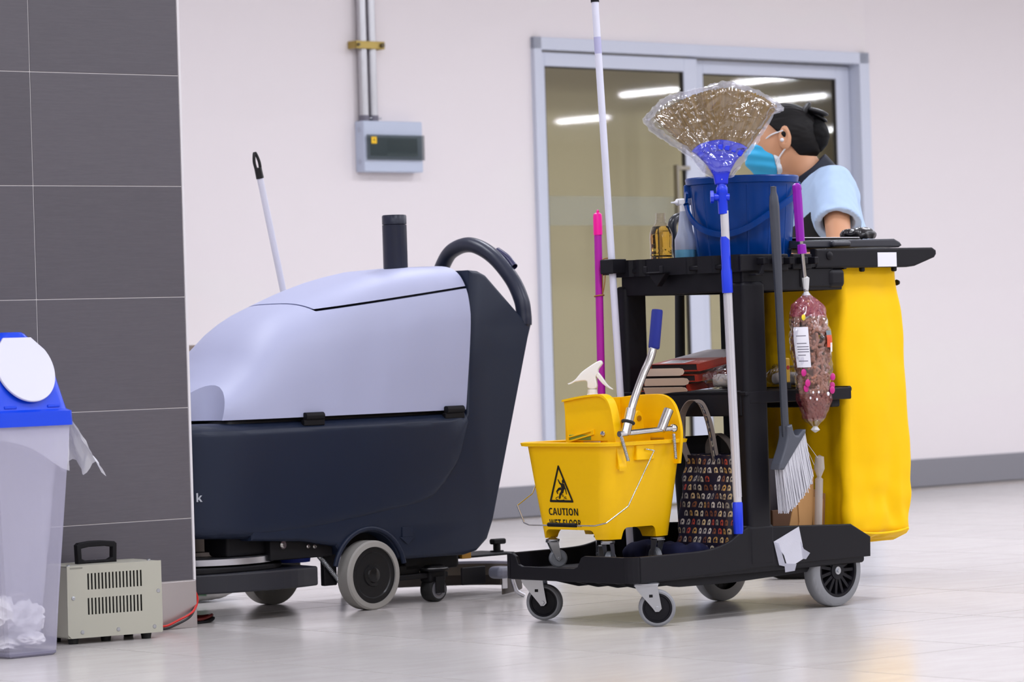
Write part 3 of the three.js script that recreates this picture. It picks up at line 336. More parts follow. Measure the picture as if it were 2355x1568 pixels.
  spots.forEach(([x, y, z, r, k], i) => { const q = thing('crumpled_tissue', labs[i], 'tissue', FB, [x, 0.02, z], 'tissues inside the bin'); const g = new THREE.IcosahedronGeometry(r, 4), p = g.attributes.position; for (let j = 0; j < p.count; j++) { const v = V(p.getX(j), p.getY(j), p.getZ(j)), n = 1 - 0.35 * Math.abs(noise(v.x * 26 + i * 7, v.y * 26, v.z * 26)) * 2 + 0.1 * noise(v.x * 60, v.y * 60, v.z * 60 + i); v.multiplyScalar(n); v.y *= i === 0 || i === 4 ? 0.45 : 0.95; if (i === 1) v.y += 0.02; v.x = clamp(v.x, -0.055, 0.05); p.setXYZ(j, v.x + x, Math.max(0.02, v.y + y - (i === 1 ? 0.03 : 0)), v.z * 0.8 + z); } g.computeVertexNormals(); part('tissue', toCreasedNormals(g, 0.4), M.paper, q); });
}

// ---------------------------------------------------------------- the janitor's cart
const K0 = [0.4, 0, -0.235];
{
  const t = thing('janitor_cart', 'black plastic cleaning cart with shelves on four wheels', 'cart', FK, K0); const bk = M.black;
  const zN = 0.03, zF = -0.5;
  const side = spl([[0.15, 0.197], [0.22, 0.201], [0.29, 0.216], [0.345, 0.243], [0.375, 0.256]], 20);
  const prof = [[-0.06, 0.122], [0.37, 0.134], [0.6, 0.138], [0.88, 0.139], [0.882, 0.197], [0.8, 0.238], [0.375, 0.254]].concat(side.reverse(), [[-0.06, 0.196]]);
  part('deck', [rbox(-0.085, 0.86, 0.122, 0.15, zF + 0.004, zN - 0.004, 0.01), extr(prof, zN - 0.012, zN, 0.004), extr(prof, zF, zF + 0.012, 0.004)], bk, t, 'black moulded deck');
  // front wall with the dip, rounded corners
  const fw = [[zF + 0.004, 0.122], [zN - 0.004, 0.122], [zN - 0.004, 0.196], [-0.16, 0.196], [-0.175, 0.19], [-0.19, 0.165], [-0.205, 0.16], [-0.42, 0.16], [-0.435, 0.165], [-0.445, 0.188], [-0.46, 0.196], [zF + 0.004, 0.196]];
  part('front_wall', [extrX(fw.map(([z, y]) => [clamp(z, zF + 0.03, zN - 0.03), y]), -0.092, -0.08, 0.003), ...[zN - 0.03, zF + 0.03].map((z, i) => { const r = []; for (let k = 0; k <= 10; k++) { const a = (i ? -PI : PI / 2) + PI / 2 * k / 10; r.push([-0.062 + 0.03 * Math.cos(a), z + 0.03 * Math.sin(a)]); } return loft(r.map(([x, zz]) => { const cx = -0.062, k = 0.6; return [[x, 0.124, zz], [x, 0.196, zz], [cx + (x - cx) * k, 0.196, z + (zz - z) * k], [cx + (x - cx) * k, 0.124, z + (zz - z) * k]]; }), { crease: 0.6 }); })], bk, t);
  part('rear_wall', rbox(0.868, 0.88, 0.139, 0.197, zF + 0.01, zN - 0.01, 0.004), bk, t);
  part('under_beam', [extr([[-0.0, 0.124], [0.66, 0.13], [0.64, 0.108], [0.33, 0.098], [0.12, 0.1]], -0.03, 0.0, 0.003), extr([[-0.0, 0.124], [0.66, 0.13], [0.64, 0.108], [0.33, 0.098], [0.12, 0.1]], -0.47, -0.44, 0.003)], bk, t);
  for (const z of [-0.11, -0.19, -0.27, -0.35]) part('under_rib', extr([[-0.06, 0.124], [0.5, 0.124], [0.5, 0.1], [0.06, 0.096]], z - 0.006, z + 0.006, 0.002), bk, t);
  // rear wheels
  const bigWheel = (z0, dir) => { const a = [0.751, 0.105, z0], b = [0.751, 0.105, z0 + dir]; const w = part('rear_wheel', lathe(a, b, [[0, 0.07], [0, 0.094], [0.005, 0.103], [0.012, 0.105], [0.032, 0.105], [0.039, 0.102], [0.043, 0.097], [0.0435, 0.093], [0.0455, 0.088], [0.0455, 0.078], [0.04, 0.077]], 64), M.greyRubber, t, 'grey tyre'); part('hub', [lathe(a, b, [[0.004, 0.078], [0.044, 0.0775], [0.044, 0.07], [0.022, 0.066]], 48), lathe(a, b, [[0.018, 0.072], [0.021, 0.072], [0.021, 0]], 40), lathe(a, b, [[0.02, 0.028], [0.043, 0.026], [0.043, 0]], 32), ...Array.from({ length: 15 }, (_, i) => { const an = i / 15 * 2 * PI; const g = box(0.024, 0.074, -0.0045, 0.0045, 0, 0.02); g.rotateZ(an); g.translate(0.751, 0.105, dir > 0 ? z0 + 0.02 : z0 - 0.04); return g; })], M.black, w, 'black spoked hub'); part('axle_cap', [lathe(a, b, [[0.043, 0.012], [0.0445, 0.0115], [0.0445, 0]], 28), rod([0.751, 0.105, z0 + dir * 0.044], [0.751, 0.105, z0 + dir * 0.05], 0.006, 0.006, 6)], M.zinc, w, 'bright axle washer'); };
  bigWheel(-0.027, 1); bigWheel(-0.443, -1);
  // casters
  const caster = (x, z, turn, trail = 0.026) => {
    const R = (g) => g.rotateY(turn).translate(x, 0, z); const fork = s => { const pts = [[-0.036, 0.118], [0.028, 0.118], [0.03, 0.1], [trail + 0.012, 0.05], [trail + 0.004, 0.042], [trail - 0.006, 0.042], [trail - 0.013, 0.052], [-0.03, 0.104]]; return extr(pts, s * 0.0215 - 0.0013, s * 0.0215 + 0.0013, 0.0005); };
    const c = part('caster', [R(fork(1)), R(fork(-1)), R(rbox(-0.036, 0.03, 0.112, 0.117, -0.0225, 0.0225, 0.002)), R(lathe([0, 0.116, 0], [0, 1, 0], [[0, 0.034], [0.004, 0.034], [0.007, 0.028], [0.008, 0]], 28))], M.zinc, t, 'zinc caster fork');
    part('window_slot', R(box(0.004, 0.014, 0.082, 0.09, 0.0229, 0.0232)), M.blackSoft, c); part('axle_nut', [R(rod([trail, 0.0515, 0.0225], [trail, 0.0515, 0.026], 0.006, 0.005, 14))], M.zinc, c);
    part('tyre', R(lathe([trail, 0.0515, -0.0165], [trail, 0.0515, 1], [[0, 0.04], [0, 0.046], [0.004, 0.051], [0.029, 0.051], [0.033, 0.046], [0.033, 0.0415], [0.03, 0.041]], 48)), M.greyRubber, c, 'grey tyre'); part('wheel_disc', R(lathe([trail, 0.0515, -0.015], [trail, 0.0515, 1], [[0, 0], [0, 0.041], [0.029, 0.0415], [0.03, 0.036], [0.027, 0.034], [0.028, 0.012], [0.031, 0.011], [0.031, 0]], 40)), M.black, c, 'black wheel disc');
  };
  caster(-0.012, 0.005, -0.73); caster(-0.01, -0.455, -1.02);
  // posts
  const post = (x0, x1, z0, z1) => part('post', rbox(x0, x1, 0.15, 0.95, z0, z1, 0.014), bk, t);
  post(0.378, 0.47, -0.028, 0.03); post(0.378, 0.468, -0.5, -0.452);
  part('post_foot', rbox(0.372, 0.476, 0.14, 0.258, -0.03, 0.0315, 0.012), bk, t);
  part('rear_panel', [rbox(0.775, 0.8, 0.15, 0.95, -0.46, -0.29, 0.008)], M.blackSoft, t);
  // upper shelf
  part('top_shelf', [rbox(0.372, 0.815, 0.986, 1.0, -0.5, 0.03, 0.004), rbox(0.385, 0.8, 0.921, 0.99, -0.475, -0.463, 0.004), rbox(0.385, 0.397, 0.921, 0.99, -0.475, 0.02, 0.004), rbox(0.385, 0.8, 0.921, 0.99, 0.008, 0.022, 0.004), rbox(0.79, 0.802, 0.921, 0.99, -0.475, 0.02, 0.004)], bk, t, 'black tray shelf');
  { // scalloped front lip
    const pts = []; const z1 = 0.034, z0 = -0.5; const nt = [[-0.405, 0.014], [-0.36, 0.014], [-0.16, 0.022], [-0.06, 0.018]]; const N = 160; for (let i = 0; i <= N; i++) { const z = lerp(z0, z1, i / N); let x = 0.364; for (const [c, r] of nt) { const d = Math.abs(z - c); if (d < r) x += Math.sqrt(r * r - d * d) * 0.8; } pts.push([x, z]); }
    part('front_lip', loft(pts.map(([x, z]) => [[x, 0.977, z], [x, 1.026, z], [0.392, 1.026, z], [0.392, 0.977, z]]), { crease: 0.7 }), bk, t); }
  part('side_lip', [rbox(0.364, 0.56, 0.977, 1.026, 0.022, 0.038, 0.005), rbox(0.58, 0.66, 0.982, 1.026, 0.022, 0.036, 0.004), rbox(0.372, 0.815, 0.977, 1.026, -0.512, -0.498, 0.005), rbox(0.8, 0.815, 0.98, 1.02, -0.5, 0.03, 0.004)], bk, t);
  part('corner_holder', [rbox(0.345, 0.372, 0.985, 1.03, -0.535, -0.495, 0.005), rbox(0.312, 0.372, 0.988, 1.03, -0.486, -0.478, 0.003), rbox(0.31, 0.319, 0.987, 1.03, -0.486, -0.435, 0.004), rbox(0.312, 0.37, 0.988, 1.03, -0.442, -0.434, 0.003)], bk, t);
  part('front_hook', [rbox(0.335, 0.364, 0.982, 0.987, -0.33, -0.25, 0.002), rbox(0.335, 0.34, 0.982, 1.004, -0.33, -0.316, 0.002), rbox(0.335, 0.34, 0.982, 1.004, -0.264, -0.25, 0.002), extrX([[-0.325, 0.982], [-0.255, 0.982], [-0.29, 0.945]], 0.35, 0.372, 0.002)], bk, t);
  for (const [x0, x1] of [[0.428, 0.448], [0.49, 0.51], [0.535, 0.555], [0.595, 0.612], [0.64, 0.656]]) part('tool_clip', rbox(x0, x1, 0.996, 1.016, 0.034, 0.066, 0.003), bk, t);
  part('side_hook', [rbox(0.4, 0.43, 0.965, 0.97, 0.03, 0.06, 0.002), extr([[0.415, 0.97], [0.432, 0.998], [0.436, 0.97]], 0.052, 0.06, 0.001)], bk, t);
  part('corner_block', [rbox(0.735, 0.808, 0.925, 0.985, -0.02, 0.032, 0.018), rbox(0.62, 0.76, 0.93, 0.985, -0.01, 0.026, 0.005)], bk, t);
  // bag rails
  const rail = [[0.68, 0.984], [1.075, 0.984], [1.11, 0.987], [1.198, 1.012], [1.207, 1.022], [1.206, 1.034], [1.19, 1.042], [0.68, 1.04]];
  const hr = part('handle_rail', [extr(rail, 0.006, 0.034, 0.006)], bk, t, 'black handle rail with clipped end'); part('rail_boss', new THREE.SphereGeometry(0.013, 20, 14).scale(1, 1, 0.6).translate(0.735, 1.02, 0.034), bk, hr); part('name_label', rbox(0.943, 1.026, 0.986, 1.028, 0.0335, 0.0348, 0.0005), mat(0xe9e8f4, 0.55), hr, 'blank white label');
  part('handle_rail', [extr(rail, -0.505, -0.477, 0.006)], bk, t); part('rail_cross', [rbox(1.1, 1.125, 0.995, 1.025, -0.49, 0.02, 0.006), rbox(0.82, 0.84, 0.995, 1.02, -0.49, 0.02, 0.004)], bk, t);
  for (const x of [0.89, 1.03]) part('bag_peg', rbox(x - 0.008, x + 0.008, 0.972, 0.988, 0.012, 0.026, 0.005), M.blackSoft, t);
  // lid over the bag
  part('bag_lid', [extr([[0.66, 1.044], [1.085, 1.044], [1.098, 1.05], [1.09, 1.06], [1.065, 1.07], [0.66, 1.066]], -0.47, -0.005, 0.005), rbox(0.78, 0.86, 1.046, 1.064, -0.012, 0.01, 0.008)], mat(0x34353d, 0.35), t, 'dark grey flat lid');
  // middle shelf
  part('middle_shelf', [rbox(0.375, 0.82, 0.625, 0.637, -0.5, 0.03, 0.003), rbox(0.375, 0.388, 0.567, 0.64, -0.485, 0.01, 0.004), rbox(0.39, 0.815, 0.602, 0.637, 0.018, 0.032, 0.004), rbox(0.39, 0.815, 0.567, 0.637, -0.5, -0.488, 0.004), rbox(0.75, 0.79, 0.58, 0.61, -0.45, 0.01, 0.006), rbox(0.803, 0.818, 0.602, 0.64, -0.5, 0.03, 0.004)], bk, t, 'black middle shelf');
}
{ // tissue sheet taped on the deck
  const t = thing('taped_sheet', 'white cloth patch taped to the cart deck above rear wheel', 'patch', FK, [0.56, 0.16, 0.03]);
  const sh = (pts, z0, z1) => extr(pts, z0, z1, 0.0003); const z = 0.0305;
  part('sheet', sh([[0.47, 0.206], [0.575, 0.243], [0.588, 0.19], [0.59, 0.15], [0.555, 0.137], [0.52, 0.139], [0.51, 0.165]], z, z + 0.002), mat(0xd0d0db, 0.85, { bumpMap: grainAt(6), bumpScale: 0.0006 }), t); part('tape', [sh([[0.468, 0.207], [0.49, 0.2], [0.516, 0.132], [0.488, 0.138]], z + 0.0021, z + 0.0026), sh([[0.51, 0.142], [0.56, 0.137], [0.552, 0.118], [0.512, 0.116]], z + 0.0021, z + 0.0026), sh([[0.58, 0.2], [0.592, 0.178], [0.618, 0.165], [0.6, 0.148], [0.586, 0.15]], z + 0.0021, z + 0.0026)], film(0xd8d8e6, 0.2, 0.45), t, 'clear tape strips');
}
// ---------------------------------------------------------------- yellow waste bag on the cart
{
  const cx = 0.945, cz = -0.24; const t = thing('waste_bag', 'large yellow vinyl bag hanging from the cart rails', 'bag', FK, [cx, 0.2, cz]);
  const rings = [], N = 150; for (let j = 0; j <= 70; j++) { const q = j / 70, y = lerp(0.987, 0.205, q); const dx = lerp(0.0, 0.018, q), hx = lerp(0.118, 0.138, smooth(0, 0.3, q)) - 0.006 * Math.sin(q * 3), hz = lerp(0.235, 0.25, q);
    const base = rrect(cx + dx, cz, hx, hz, 0.016, N); rings.push(base.map(([x, z], i) => { const fx = clamp(Math.abs(x - cx - dx) / hx), near = z > cz + hz - 0.03, front = x < cx + dx - hx + 0.03; let px = x, pz = z; const w = 0.007 * noise(x * 9, y * 4, z * 7) + 0.002 * noise(x * 20, y * 9, z * 16) + 0.009 * smooth(0.55, 1, q) * noise(x * 20 + 5, y * 13, z * 12); if (near) { pz += w * 1.1 + 0.016 * Math.sin(PI * clamp((x - cx + hx) / (2 * hx))) * Math.sin(PI * q); px += 0.012 * noise(y * 6, 3, 8) * fx; } if (front) { px += 0.012 * noise(z * 15, y * 1.6, 4) * smooth(0.05, 0.5, q) + w; } else if (x > cx + dx + hx - 0.03) px += w + 0.014 * Math.sin(PI * q); return [px, y - 0.02 * q * q * noise(x * 7, z * 6, 9), pz]; })); }
  for (const [s, dy] of [[0.97, -0.012], [0.86, -0.026], [0.5, -0.032]]) { const last = rings[70]; rings.push(last.map(([x, y, z]) => [cx + 0.018 + (x - cx - 0.018) * s, y + dy + 0.006 * noise(x * 30, z * 20), cz + (z - cz) * s])); }
  part('bag', loft(rings, { crease: 0 }), M.yellowCloth, t); part('bottom_seam', tube([[cx - 0.115, 0.212, 0.012], [cx - 0.03, 0.203, 0.016], [cx + 0.06, 0.203, 0.014], [cx + 0.125, 0.21, 0.008]], 0.0035, 40, 8), M.yellowCloth, t);
  for (const y of [0.94, 0.84, 0.3]) part('snap', rod([cx + 0.15, y, -0.03], [cx + 0.158, y, -0.03], 0.009, 0.007, 14), M.blackSoft, t);
}
// ---------------------------------------------------------------- mop bucket
{
  const t = thing('mop_bucket', 'yellow mop bucket with wringer and wet floor warning', 'mop bucket', FK, [0.11, 0.16, -0.285]); const Y = M.yellow, cx = 0.113, cz = -0.284;
  const ring = (y, g = 0) => { const q = (y - 0.236) / 0.27; return ringY(rrect(cx, cz, lerp(0.128, 0.152, q) + g, lerp(0.146, 0.184, q) + g, 0.045, 96), y); };
  let body = loft([ring(0.236), ring(0.3), ring(0.4), ring(0.505)], { crease: 0.6 });
  body = csg(body, loft([ring(0.285, -0.006), ring(0.4, -0.006), ring(0.52, -0.006)], { crease: 0.6 }));
  const arch = (a0, a1, y) => { const s = new THREE.Shape(); s.moveTo(a0 - 0.012, 0.2); s.lineTo(a0, y - 0.02); s.quadraticCurveTo(a0 + 0.004, y, a0 + 0.02, y); s.lineTo(a1 - 0.02, y); s.quadraticCurveTo(a1 - 0.004, y, a1, y - 0.02); s.lineTo(a1 + 0.012, 0.2); s.closePath(); return s; };
  body = csg(body, extr(arch(0.035, 0.165, 0.268), -0.8, 0.3, 0)); { const g = extr(arch(-0.4, -0.195, 0.262), 0, 1, 0); g.rotateY(-PI / 2); g.translate(0.6, 0, 0); body = csg(body, g); }
  part('bucket', body, Y, t, 'yellow plastic body');
  part('rim', loft([ring(0.497, 0.0), ring(0.499, 0.013), ring(0.508, 0.014), ring(0.51, 0.006), ring(0.508, -0.006), ring(0.497, -0.006)], { caps: false, crease: 0.6 }), Y, t);
  part('pivot_block', [rbox(0.06, 0.13, 0.455, 0.5, -0.118, -0.094, 0.004), rbox(0.06, 0.13, 0.455, 0.5, -0.474, -0.45, 0.004)], Y, t);
  // printed warning
  const tex = canvasTex(1024, 1024, (g, w, h) => {
    g.clearRect(0, 0, w, h); g.fillStyle = '#120d02'; g.strokeStyle = '#120d02'; g.lineJoin = 'round'; g.lineWidth = 34; g.beginPath(); g.moveTo(420, 40); g.lineTo(660, 560); g.lineTo(180, 560); g.closePath(); g.stroke();
    const P = (a) => { g.beginPath(); a.forEach(([x, y], i) => i ? g.lineTo(x, y) : g.moveTo(x, y)); g.closePath(); g.fill(); };
    g.beginPath(); g.ellipse(492, 262, 24, 30, 0.3, 0, 7); g.fill(); P([[470, 290], [515, 300], [528, 350], [500, 390], [452, 378], [436, 330]]); P([[452, 330], [408, 300], [378, 235], [390, 228], [432, 285], [478, 296]]); P([[505, 310], [540, 370], [548, 455], [534, 458], [520, 380], [492, 345]]); P([[440, 350], [380, 360], [322, 410], [340, 452], [362, 446], [352, 418], [398, 392], [452, 392]]); P([[455, 360], [500, 375], [478, 430], [418, 470], [400, 520], [372, 528], [368, 512], [388, 450], [420, 420]]);
    g.lineWidth = 8; g.beginPath(); g.ellipse(400, 520, 100, 26, 0, 0.6, 4.4); g.stroke(); for (const [x, y] of [[430, 470], [440, 488], [490, 500], [470, 515], [500, 525]]) { g.beginPath(); g.moveTo(x, y); g.quadraticCurveTo(x + 22, y - 12, x + 44, y); g.stroke(); }
    g.font = 'bold 148px sans-serif'; g.save(); g.translate(110, 770); const m = g.measureText('CAUTION').width; g.scale(660 / m, 1); g.fillText('CAUTION', 0, 0); g.restore(); g.save(); g.translate(110, 940); const m2 = g.measureText('WET FLOOR').width; g.scale(690 / m2, 1); g.fillText('WET FLOOR', 0, 0); g.restore();
  });
  { const g = new THREE.PlaneGeometry(0.195, 0.195); g.rotateY(-PI / 2); const tilt = Math.atan((0.152 - 0.128) / 0.27); g.rotateZ(tilt); const yy = 0.352, q = (yy - 0.236) / 0.27; g.translate(cx - lerp(0.128, 0.152, q) - 0.0012, yy, -0.3); part('warning_print', g, new THREE.MeshPhysicalMaterial({ map: tex, transparent: true, alphaTest: 0.3, roughness: 0.45 }), t, 'black slipping-figure triangle with CAUTION WET FLOOR'); }
  // wringer: two cheeks, back panel, press
  const cheekA = spl([[-0.325, 0.626], [-0.25, 0.636], [-0.18, 0.641], [-0.148, 0.632], [-0.128, 0.605], [-0.115, 0.55], [-0.104, 0.48], [-0.096, 0.432]], 30).concat([[-0.125, 0.432], [-0.14, 0.46], [-0.15, 0.512], [-0.312, 0.512]]);
  const cheekB = spl([[-0.4, 0.62], [-0.3, 0.632], [-0.2, 0.637], [-0.145, 0.634], [-0.108, 0.612], [-0.088, 0.57], [-0.08, 0.52], [-0.092, 0.44]], 30).concat([[-0.14, 0.436], [-0.15, 0.512], [-0.38, 0.512]]);
  const w = part('wringer_cheek', extrX(cheekA, 0.0, 0.008, 0.002), Y, t, 'yellow wringer cheek'); part('wringer_cheek', extrX(cheekB, 0.222, 0.232, 0.002), Y, t, 'yellow wringer cheek');
  part('cheek_flange', [loft(cheekA.slice(0, 31).map(([z, y]) => [[-0.008, y - 0.003, z], [-0.008, y + 0.003, z + 0.002], [0.02, y + 0.003, z + 0.002], [0.02, y - 0.003, z]]), { crease: 0.6 })], Y, w); part('cheek_slot', rbox(-0.0014, 0.001, 0.515, 0.53, -0.305, -0.215, 0.003), mat(0x7f9436, 0.4), w, 'green-tinted slot'); part('slot_frame', [extrX([[-0.315, 0.506], [-0.2, 0.53], [-0.2, 0.545], [-0.31, 0.524]], -0.004, 0.0, 0.001, [[[-0.305, 0.513], [-0.212, 0.532], [-0.212, 0.538], [-0.303, 0.521]]])], Y, w); part('bolt', lathe([-0.001, 0.532, -0.166], [-1, 0.532, -0.166], [[0, 0.009], [0.002, 0.008], [0.005, 0]], 20), M.chrome, w);
  part('back_panel', [extr([[0.008, 0.5], [0.222, 0.5], [0.222, 0.63], [0.16, 0.63], [0.15, 0.622], [0.12, 0.628], [0.06, 0.628], [0.05, 0.618], [0.03, 0.62], [0.008, 0.63]], -0.33, -0.322, 0.002), ...[0.05, 0.11, 0.17].map(x => box(x - 0.002, x + 0.002, 0.5, 0.62, -0.322, -0.312)), box(0.01, 0.22, 0.56, 0.564, -0.322, -0.312)], Y, t);
  part('press_plate', [rbox(0.02, 0.21, 0.47, 0.53, -0.2, -0.19, 0.003), extr(spl([[0.145, 0.53], [0.15, 0.575], [0.165, 0.592], [0.18, 0.575], [0.185, 0.53]], 20), -0.205, -0.19, 0.002)], Y, t, 'yellow press plate'); part('pivot_pin', rod([0.165, 0.57, -0.19], [0.165, 0.57, -0.187], 0.008, 0.008, 16), metal(0xb79a50, 0.3), t);
  // lever gear
  const za = -0.088; part('lever_axle', [rod([-0.012, 0.532, za], [0.21, 0.541, za], 0.0085), new THREE.SphereGeometry(0.013, 16, 12).translate(0.2, 0.54, za)], M.chrome, t, 'chrome axle');
  const sock = (a, b) => { const g = rod(a, b, 0.0135, 0.0145, 24); return part('lever_socket', [g, lathe(a, b, [[V(...a).distanceTo(V(...b)), 0.0145], [V(...a).distanceTo(V(...b)) + 0.001, 0.0135], [V(...a).distanceTo(V(...b)) - 0.02, 0.0122]], 24)], M.chrome, t); };
  const s1 = sock([0.012, 0.53, za], [0.037, 0.6, za]); part('rubber_ring', new THREE.TorusGeometry(0.0155, 0.0045, 12, 28).applyQuaternion(new THREE.Quaternion().setFromUnitVectors(V(0, 0, 1), V(0.025, 0.07, 0).normalize())).translate(0.024, 0.564, za), M.rubber, s1, 'black rubber ring'); const s2 = sock([0.15, 0.536, za], [0.184, 0.592, za]); part('socket_mouth', rod([0.1815, 0.588, za], [0.1845, 0.5932, za], 0.0122, 0.0122, 20), mat(0x23232c, 0.5), s2);
  part('lever', tube([[0.02, 0.55, za], [0.045, 0.615, za], [0.085, 0.69, za], [0.115, 0.735, za], [0.129, 0.765, za], [0.136, 0.8, za]], 0.0112, 60, 14), M.chrome, t, 'bent chrome lever'); part('grip', lathe([0.133, 0.766, za], [0.151, 0.876, za], [[0, 0], [0, 0.0135], [0.004, 0.016], [0.106, 0.016], [0.111, 0.0145], [0.1115, 0]], 24), mat(0x1f2f9e, 0.6, { bumpMap: grainAt(10), bumpScale: 0.0012 }), t, 'blue ribbed grip');
  const coil = (a, b, r, n) => { a = V(...a); b = V(...b); const d = b.clone().sub(a), u = V(0, 0, 1), v = d.clone().normalize().cross(u), pts = []; for (let i = 0; i <= n * 10; i++) { const q = i / (n * 10), an = q * n * 2 * PI, p = a.clone().addScaledVector(d, q).addScaledVector(u, r * Math.cos(an)).addScaledVector(v, r * Math.sin(an)); pts.push([p.x, p.y, p.z]); } return tube(pts, 0.0011, n * 14, 5); };
  part('spring', coil([-0.01, 0.525, za + 0.006], [0.014, 0.456, za + 0.006], 0.0042, 26), M.zinc, t); part('spring', coil([0.193, 0.525, za + 0.008], [0.198, 0.454, za + 0.008], 0.0042, 26), M.zinc, t);
  // bail
  const zb = -0.086, bail = part('bail', poly([[0.09, 0.486, -0.094], [0.09, 0.486, zb], [0.12, 0.481, zb], [0.012, 0.33, zb], [-0.06, 0.287, -0.1], [-0.066, 0.279, -0.14], [-0.066, 0.276, -0.41], [-0.06, 0.282, -0.44], [-0.05, 0.33, -0.478], [0.012, 0.36, -0.482], [0.09, 0.486, -0.482], [0.09, 0.486, -0.47]], 0.0022), M.chrome, t, 'thin wire bail'); part('bail_grip', rod([-0.067, 0.279, -0.215], [-0.067, 0.279, -0.33], 0.006, 0.006, 16), M.blackSoft, bail, 'black grip');
  for (const [x, z, tn] of [[0.012, -0.4, -0.5], [0.012, -0.172, 0.4], [0.2, -0.165, 1.4], [0.2, -0.4, 0.9]]) {
    const R = g => g.rotateY(tn).translate(x, 0, z), y0 = 0.1505, tr = 0.014; const c = part('caster', [R(lathe([0, y0 + 0.074, 0], [0, 1, 0], [[0, 0.016], [0.003, 0.02], [0.007, 0.02], [0.01, 0.012], [0.014, 0.007]], 24)), ...[-1, 1].map(s => R(extr([[-0.016, y0 + 0.074], [0.014, y0 + 0.074], [tr + 0.007, y0 + 0.026], [tr, y0 + 0.018], [tr - 0.008, y0 + 0.024]], s * 0.012 - 0.001, s * 0.012 + 0.001, 0.0004))), R(rbox(-0.018, 0.016, y0 + 0.072, y0 + 0.076, -0.014, 0.014, 0.001)), R(rod([tr, y0 + 0.026, -0.014], [tr, y0 + 0.026, 0.015], 0.004, 0.004, 10))], M.zinc, t); part('wheel', R(lathe([tr, y0 + 0.026, -0.009], [tr, y0 + 0.026, 1], [[0, 0], [0, 0.022], [0.003, 0.026], [0.015, 0.026], [0.018, 0.022], [0.018, 0]], 32)), mat(0x777a80, 0.4), c);
  }
}
{ // spray bottle in the wringer
  const t = thing('spray_bottle', 'white trigger spray bottle standing in yellow mop bucket', 'spray bottle', FK, [0.055, 0.5, -0.262]); const m = mat(0xf1eee8, 0.4), x = 0.055, z = -0.262;
  part('bottle', lathe([x, 0.47, z], [x, 1, z], [[0, 0], [0, 0.03], [0.1, 0.03], [0.13, 0.02], [0.15, 0.013], [0.155, 0]], 28), m, t); part('collar', lathe([x, 0.622, z], [x, 1, z], [[0, 0.0], [0, 0.0165], [0.02, 0.0165], [0.022, 0.0145], [0.034, 0.013], [0.036, 0]], 28), m, t);
  // head lies across the view: nozzle left and away, trigger to the right
  const u = v => [x + v[0] * 0.55, v[1], z + v[0] * 0.83]; const prof = spl([[-0.072, 0.674], [-0.05, 0.684], [-0.03, 0.705], [-0.005, 0.722], [0.018, 0.735], [0.028, 0.737], [0.032, 0.729], [0.026, 0.72], [0.02, 0.712], [0.018, 0.7], [0.012, 0.69], [0.014, 0.66], [-0.012, 0.66], [-0.016, 0.68], [-0.05, 0.678]], 60); const g = extr(prof, -0.009, 0.009, 0.004); g.rotateY(-0.98).translate(x, 0, z); part('head', g, m, t); const tg = extr(spl([[0.018, 0.706], [0.03, 0.69], [0.045, 0.668], [0.06, 0.655], [0.05, 0.657], [0.03, 0.672], [0.012, 0.695]], 30), -0.006, 0.006, 0.002); tg.rotateY(-0.98).translate(x, 0, z); part('trigger', tg, m, t);
}

// ---------------------------------------------------------------- poles and tools hung on the cart
const wrapMat = new THREE.MeshPhysicalMaterial({ color: 0xf4f4f8, roughness: 0.1, transmission: 1, thickness: 0, ior: 1.9, side: THREE.DoubleSide });
{
  const t = thing('magenta_pole', 'magenta pole with hot pink grip tied to the cart', 'pole', FK, [0.328, 0.15, -0.514]);
  part('pole', rod([0.328, 0.152, -0.518], [0.328, 1.13, -0.508], 0.0115), mat(0xb010a0, 0.4), t); part('grip', lathe([0.328, 1.103, -0.508], [0.328, 2, -0.5], [[0, 0.0115], [0.001, 0.0135], [0.055, 0.0135], [0.062, 0.012], [0.066, 0.006], [0.067, 0]], 28), mat(0xf5009a, 0.35), t, 'hot pink grip'); part('hang_eye', new THREE.TorusGeometry(0.005, 0.0022, 8, 18).rotateY(0.4).translate(0.328, 1.171, -0.506), mat(0xf5009a, 0.35), t);
}
{
  const t = thing('long_white_pole', 'very tall white pole leaning on the cart corner', 'pole', FK, [0.33, 0.15, -0.414]); const a = [0.333, 0.152, -0.414], b = [0.333, 1.79, -0.4965]; const L = q => a.map((v, i) => lerp(v, b[i], q));
  part('pole', rod(a, L(1), 0.0105, 0.0105, 24), mat(0xdcdcec, 0.35), t); part('end_cap', rod(L(0.998), L(1.06), 0.0125), M.blackSoft, t, 'black end cap'); part('sticker', rod(L(0.905), L(0.935), 0.0108, 0.0108, 24), mat(0xb4b2d6, 0.5), t);
}
{
  const t = thing('twine_tie', 'loop of brown twine tying the magenta pole to cart', 'twine', FK, [0.33, 0.93, -0.49]); const m = mat(0xa8733a, 0.8);
  const loop = []; for (let i = 0; i < 16; i++) { const a = i / 16 * 2 * PI; loop.push([0.328 + 0.0135 * Math.cos(a), 0.925 + 0.002 * Math.sin(a), -0.5105 + 0.0145 * Math.sin(a)]); } part('knot_loop', tube(loop, 0.002, 40, 6, true), m, t); part('cord', [tube([[0.329, 0.925, -0.497], [0.326, 0.98, -0.492], [0.322, 1.02, -0.49], [0.326, 1.033, -0.482], [0.345, 1.034, -0.47]], 0.0017, 30, 6), tube([[0.329, 0.926, -0.4975], [0.324, 0.955, -0.483], [0.32, 0.985, -0.474]], 0.0017, 20, 6)], m, t);
}
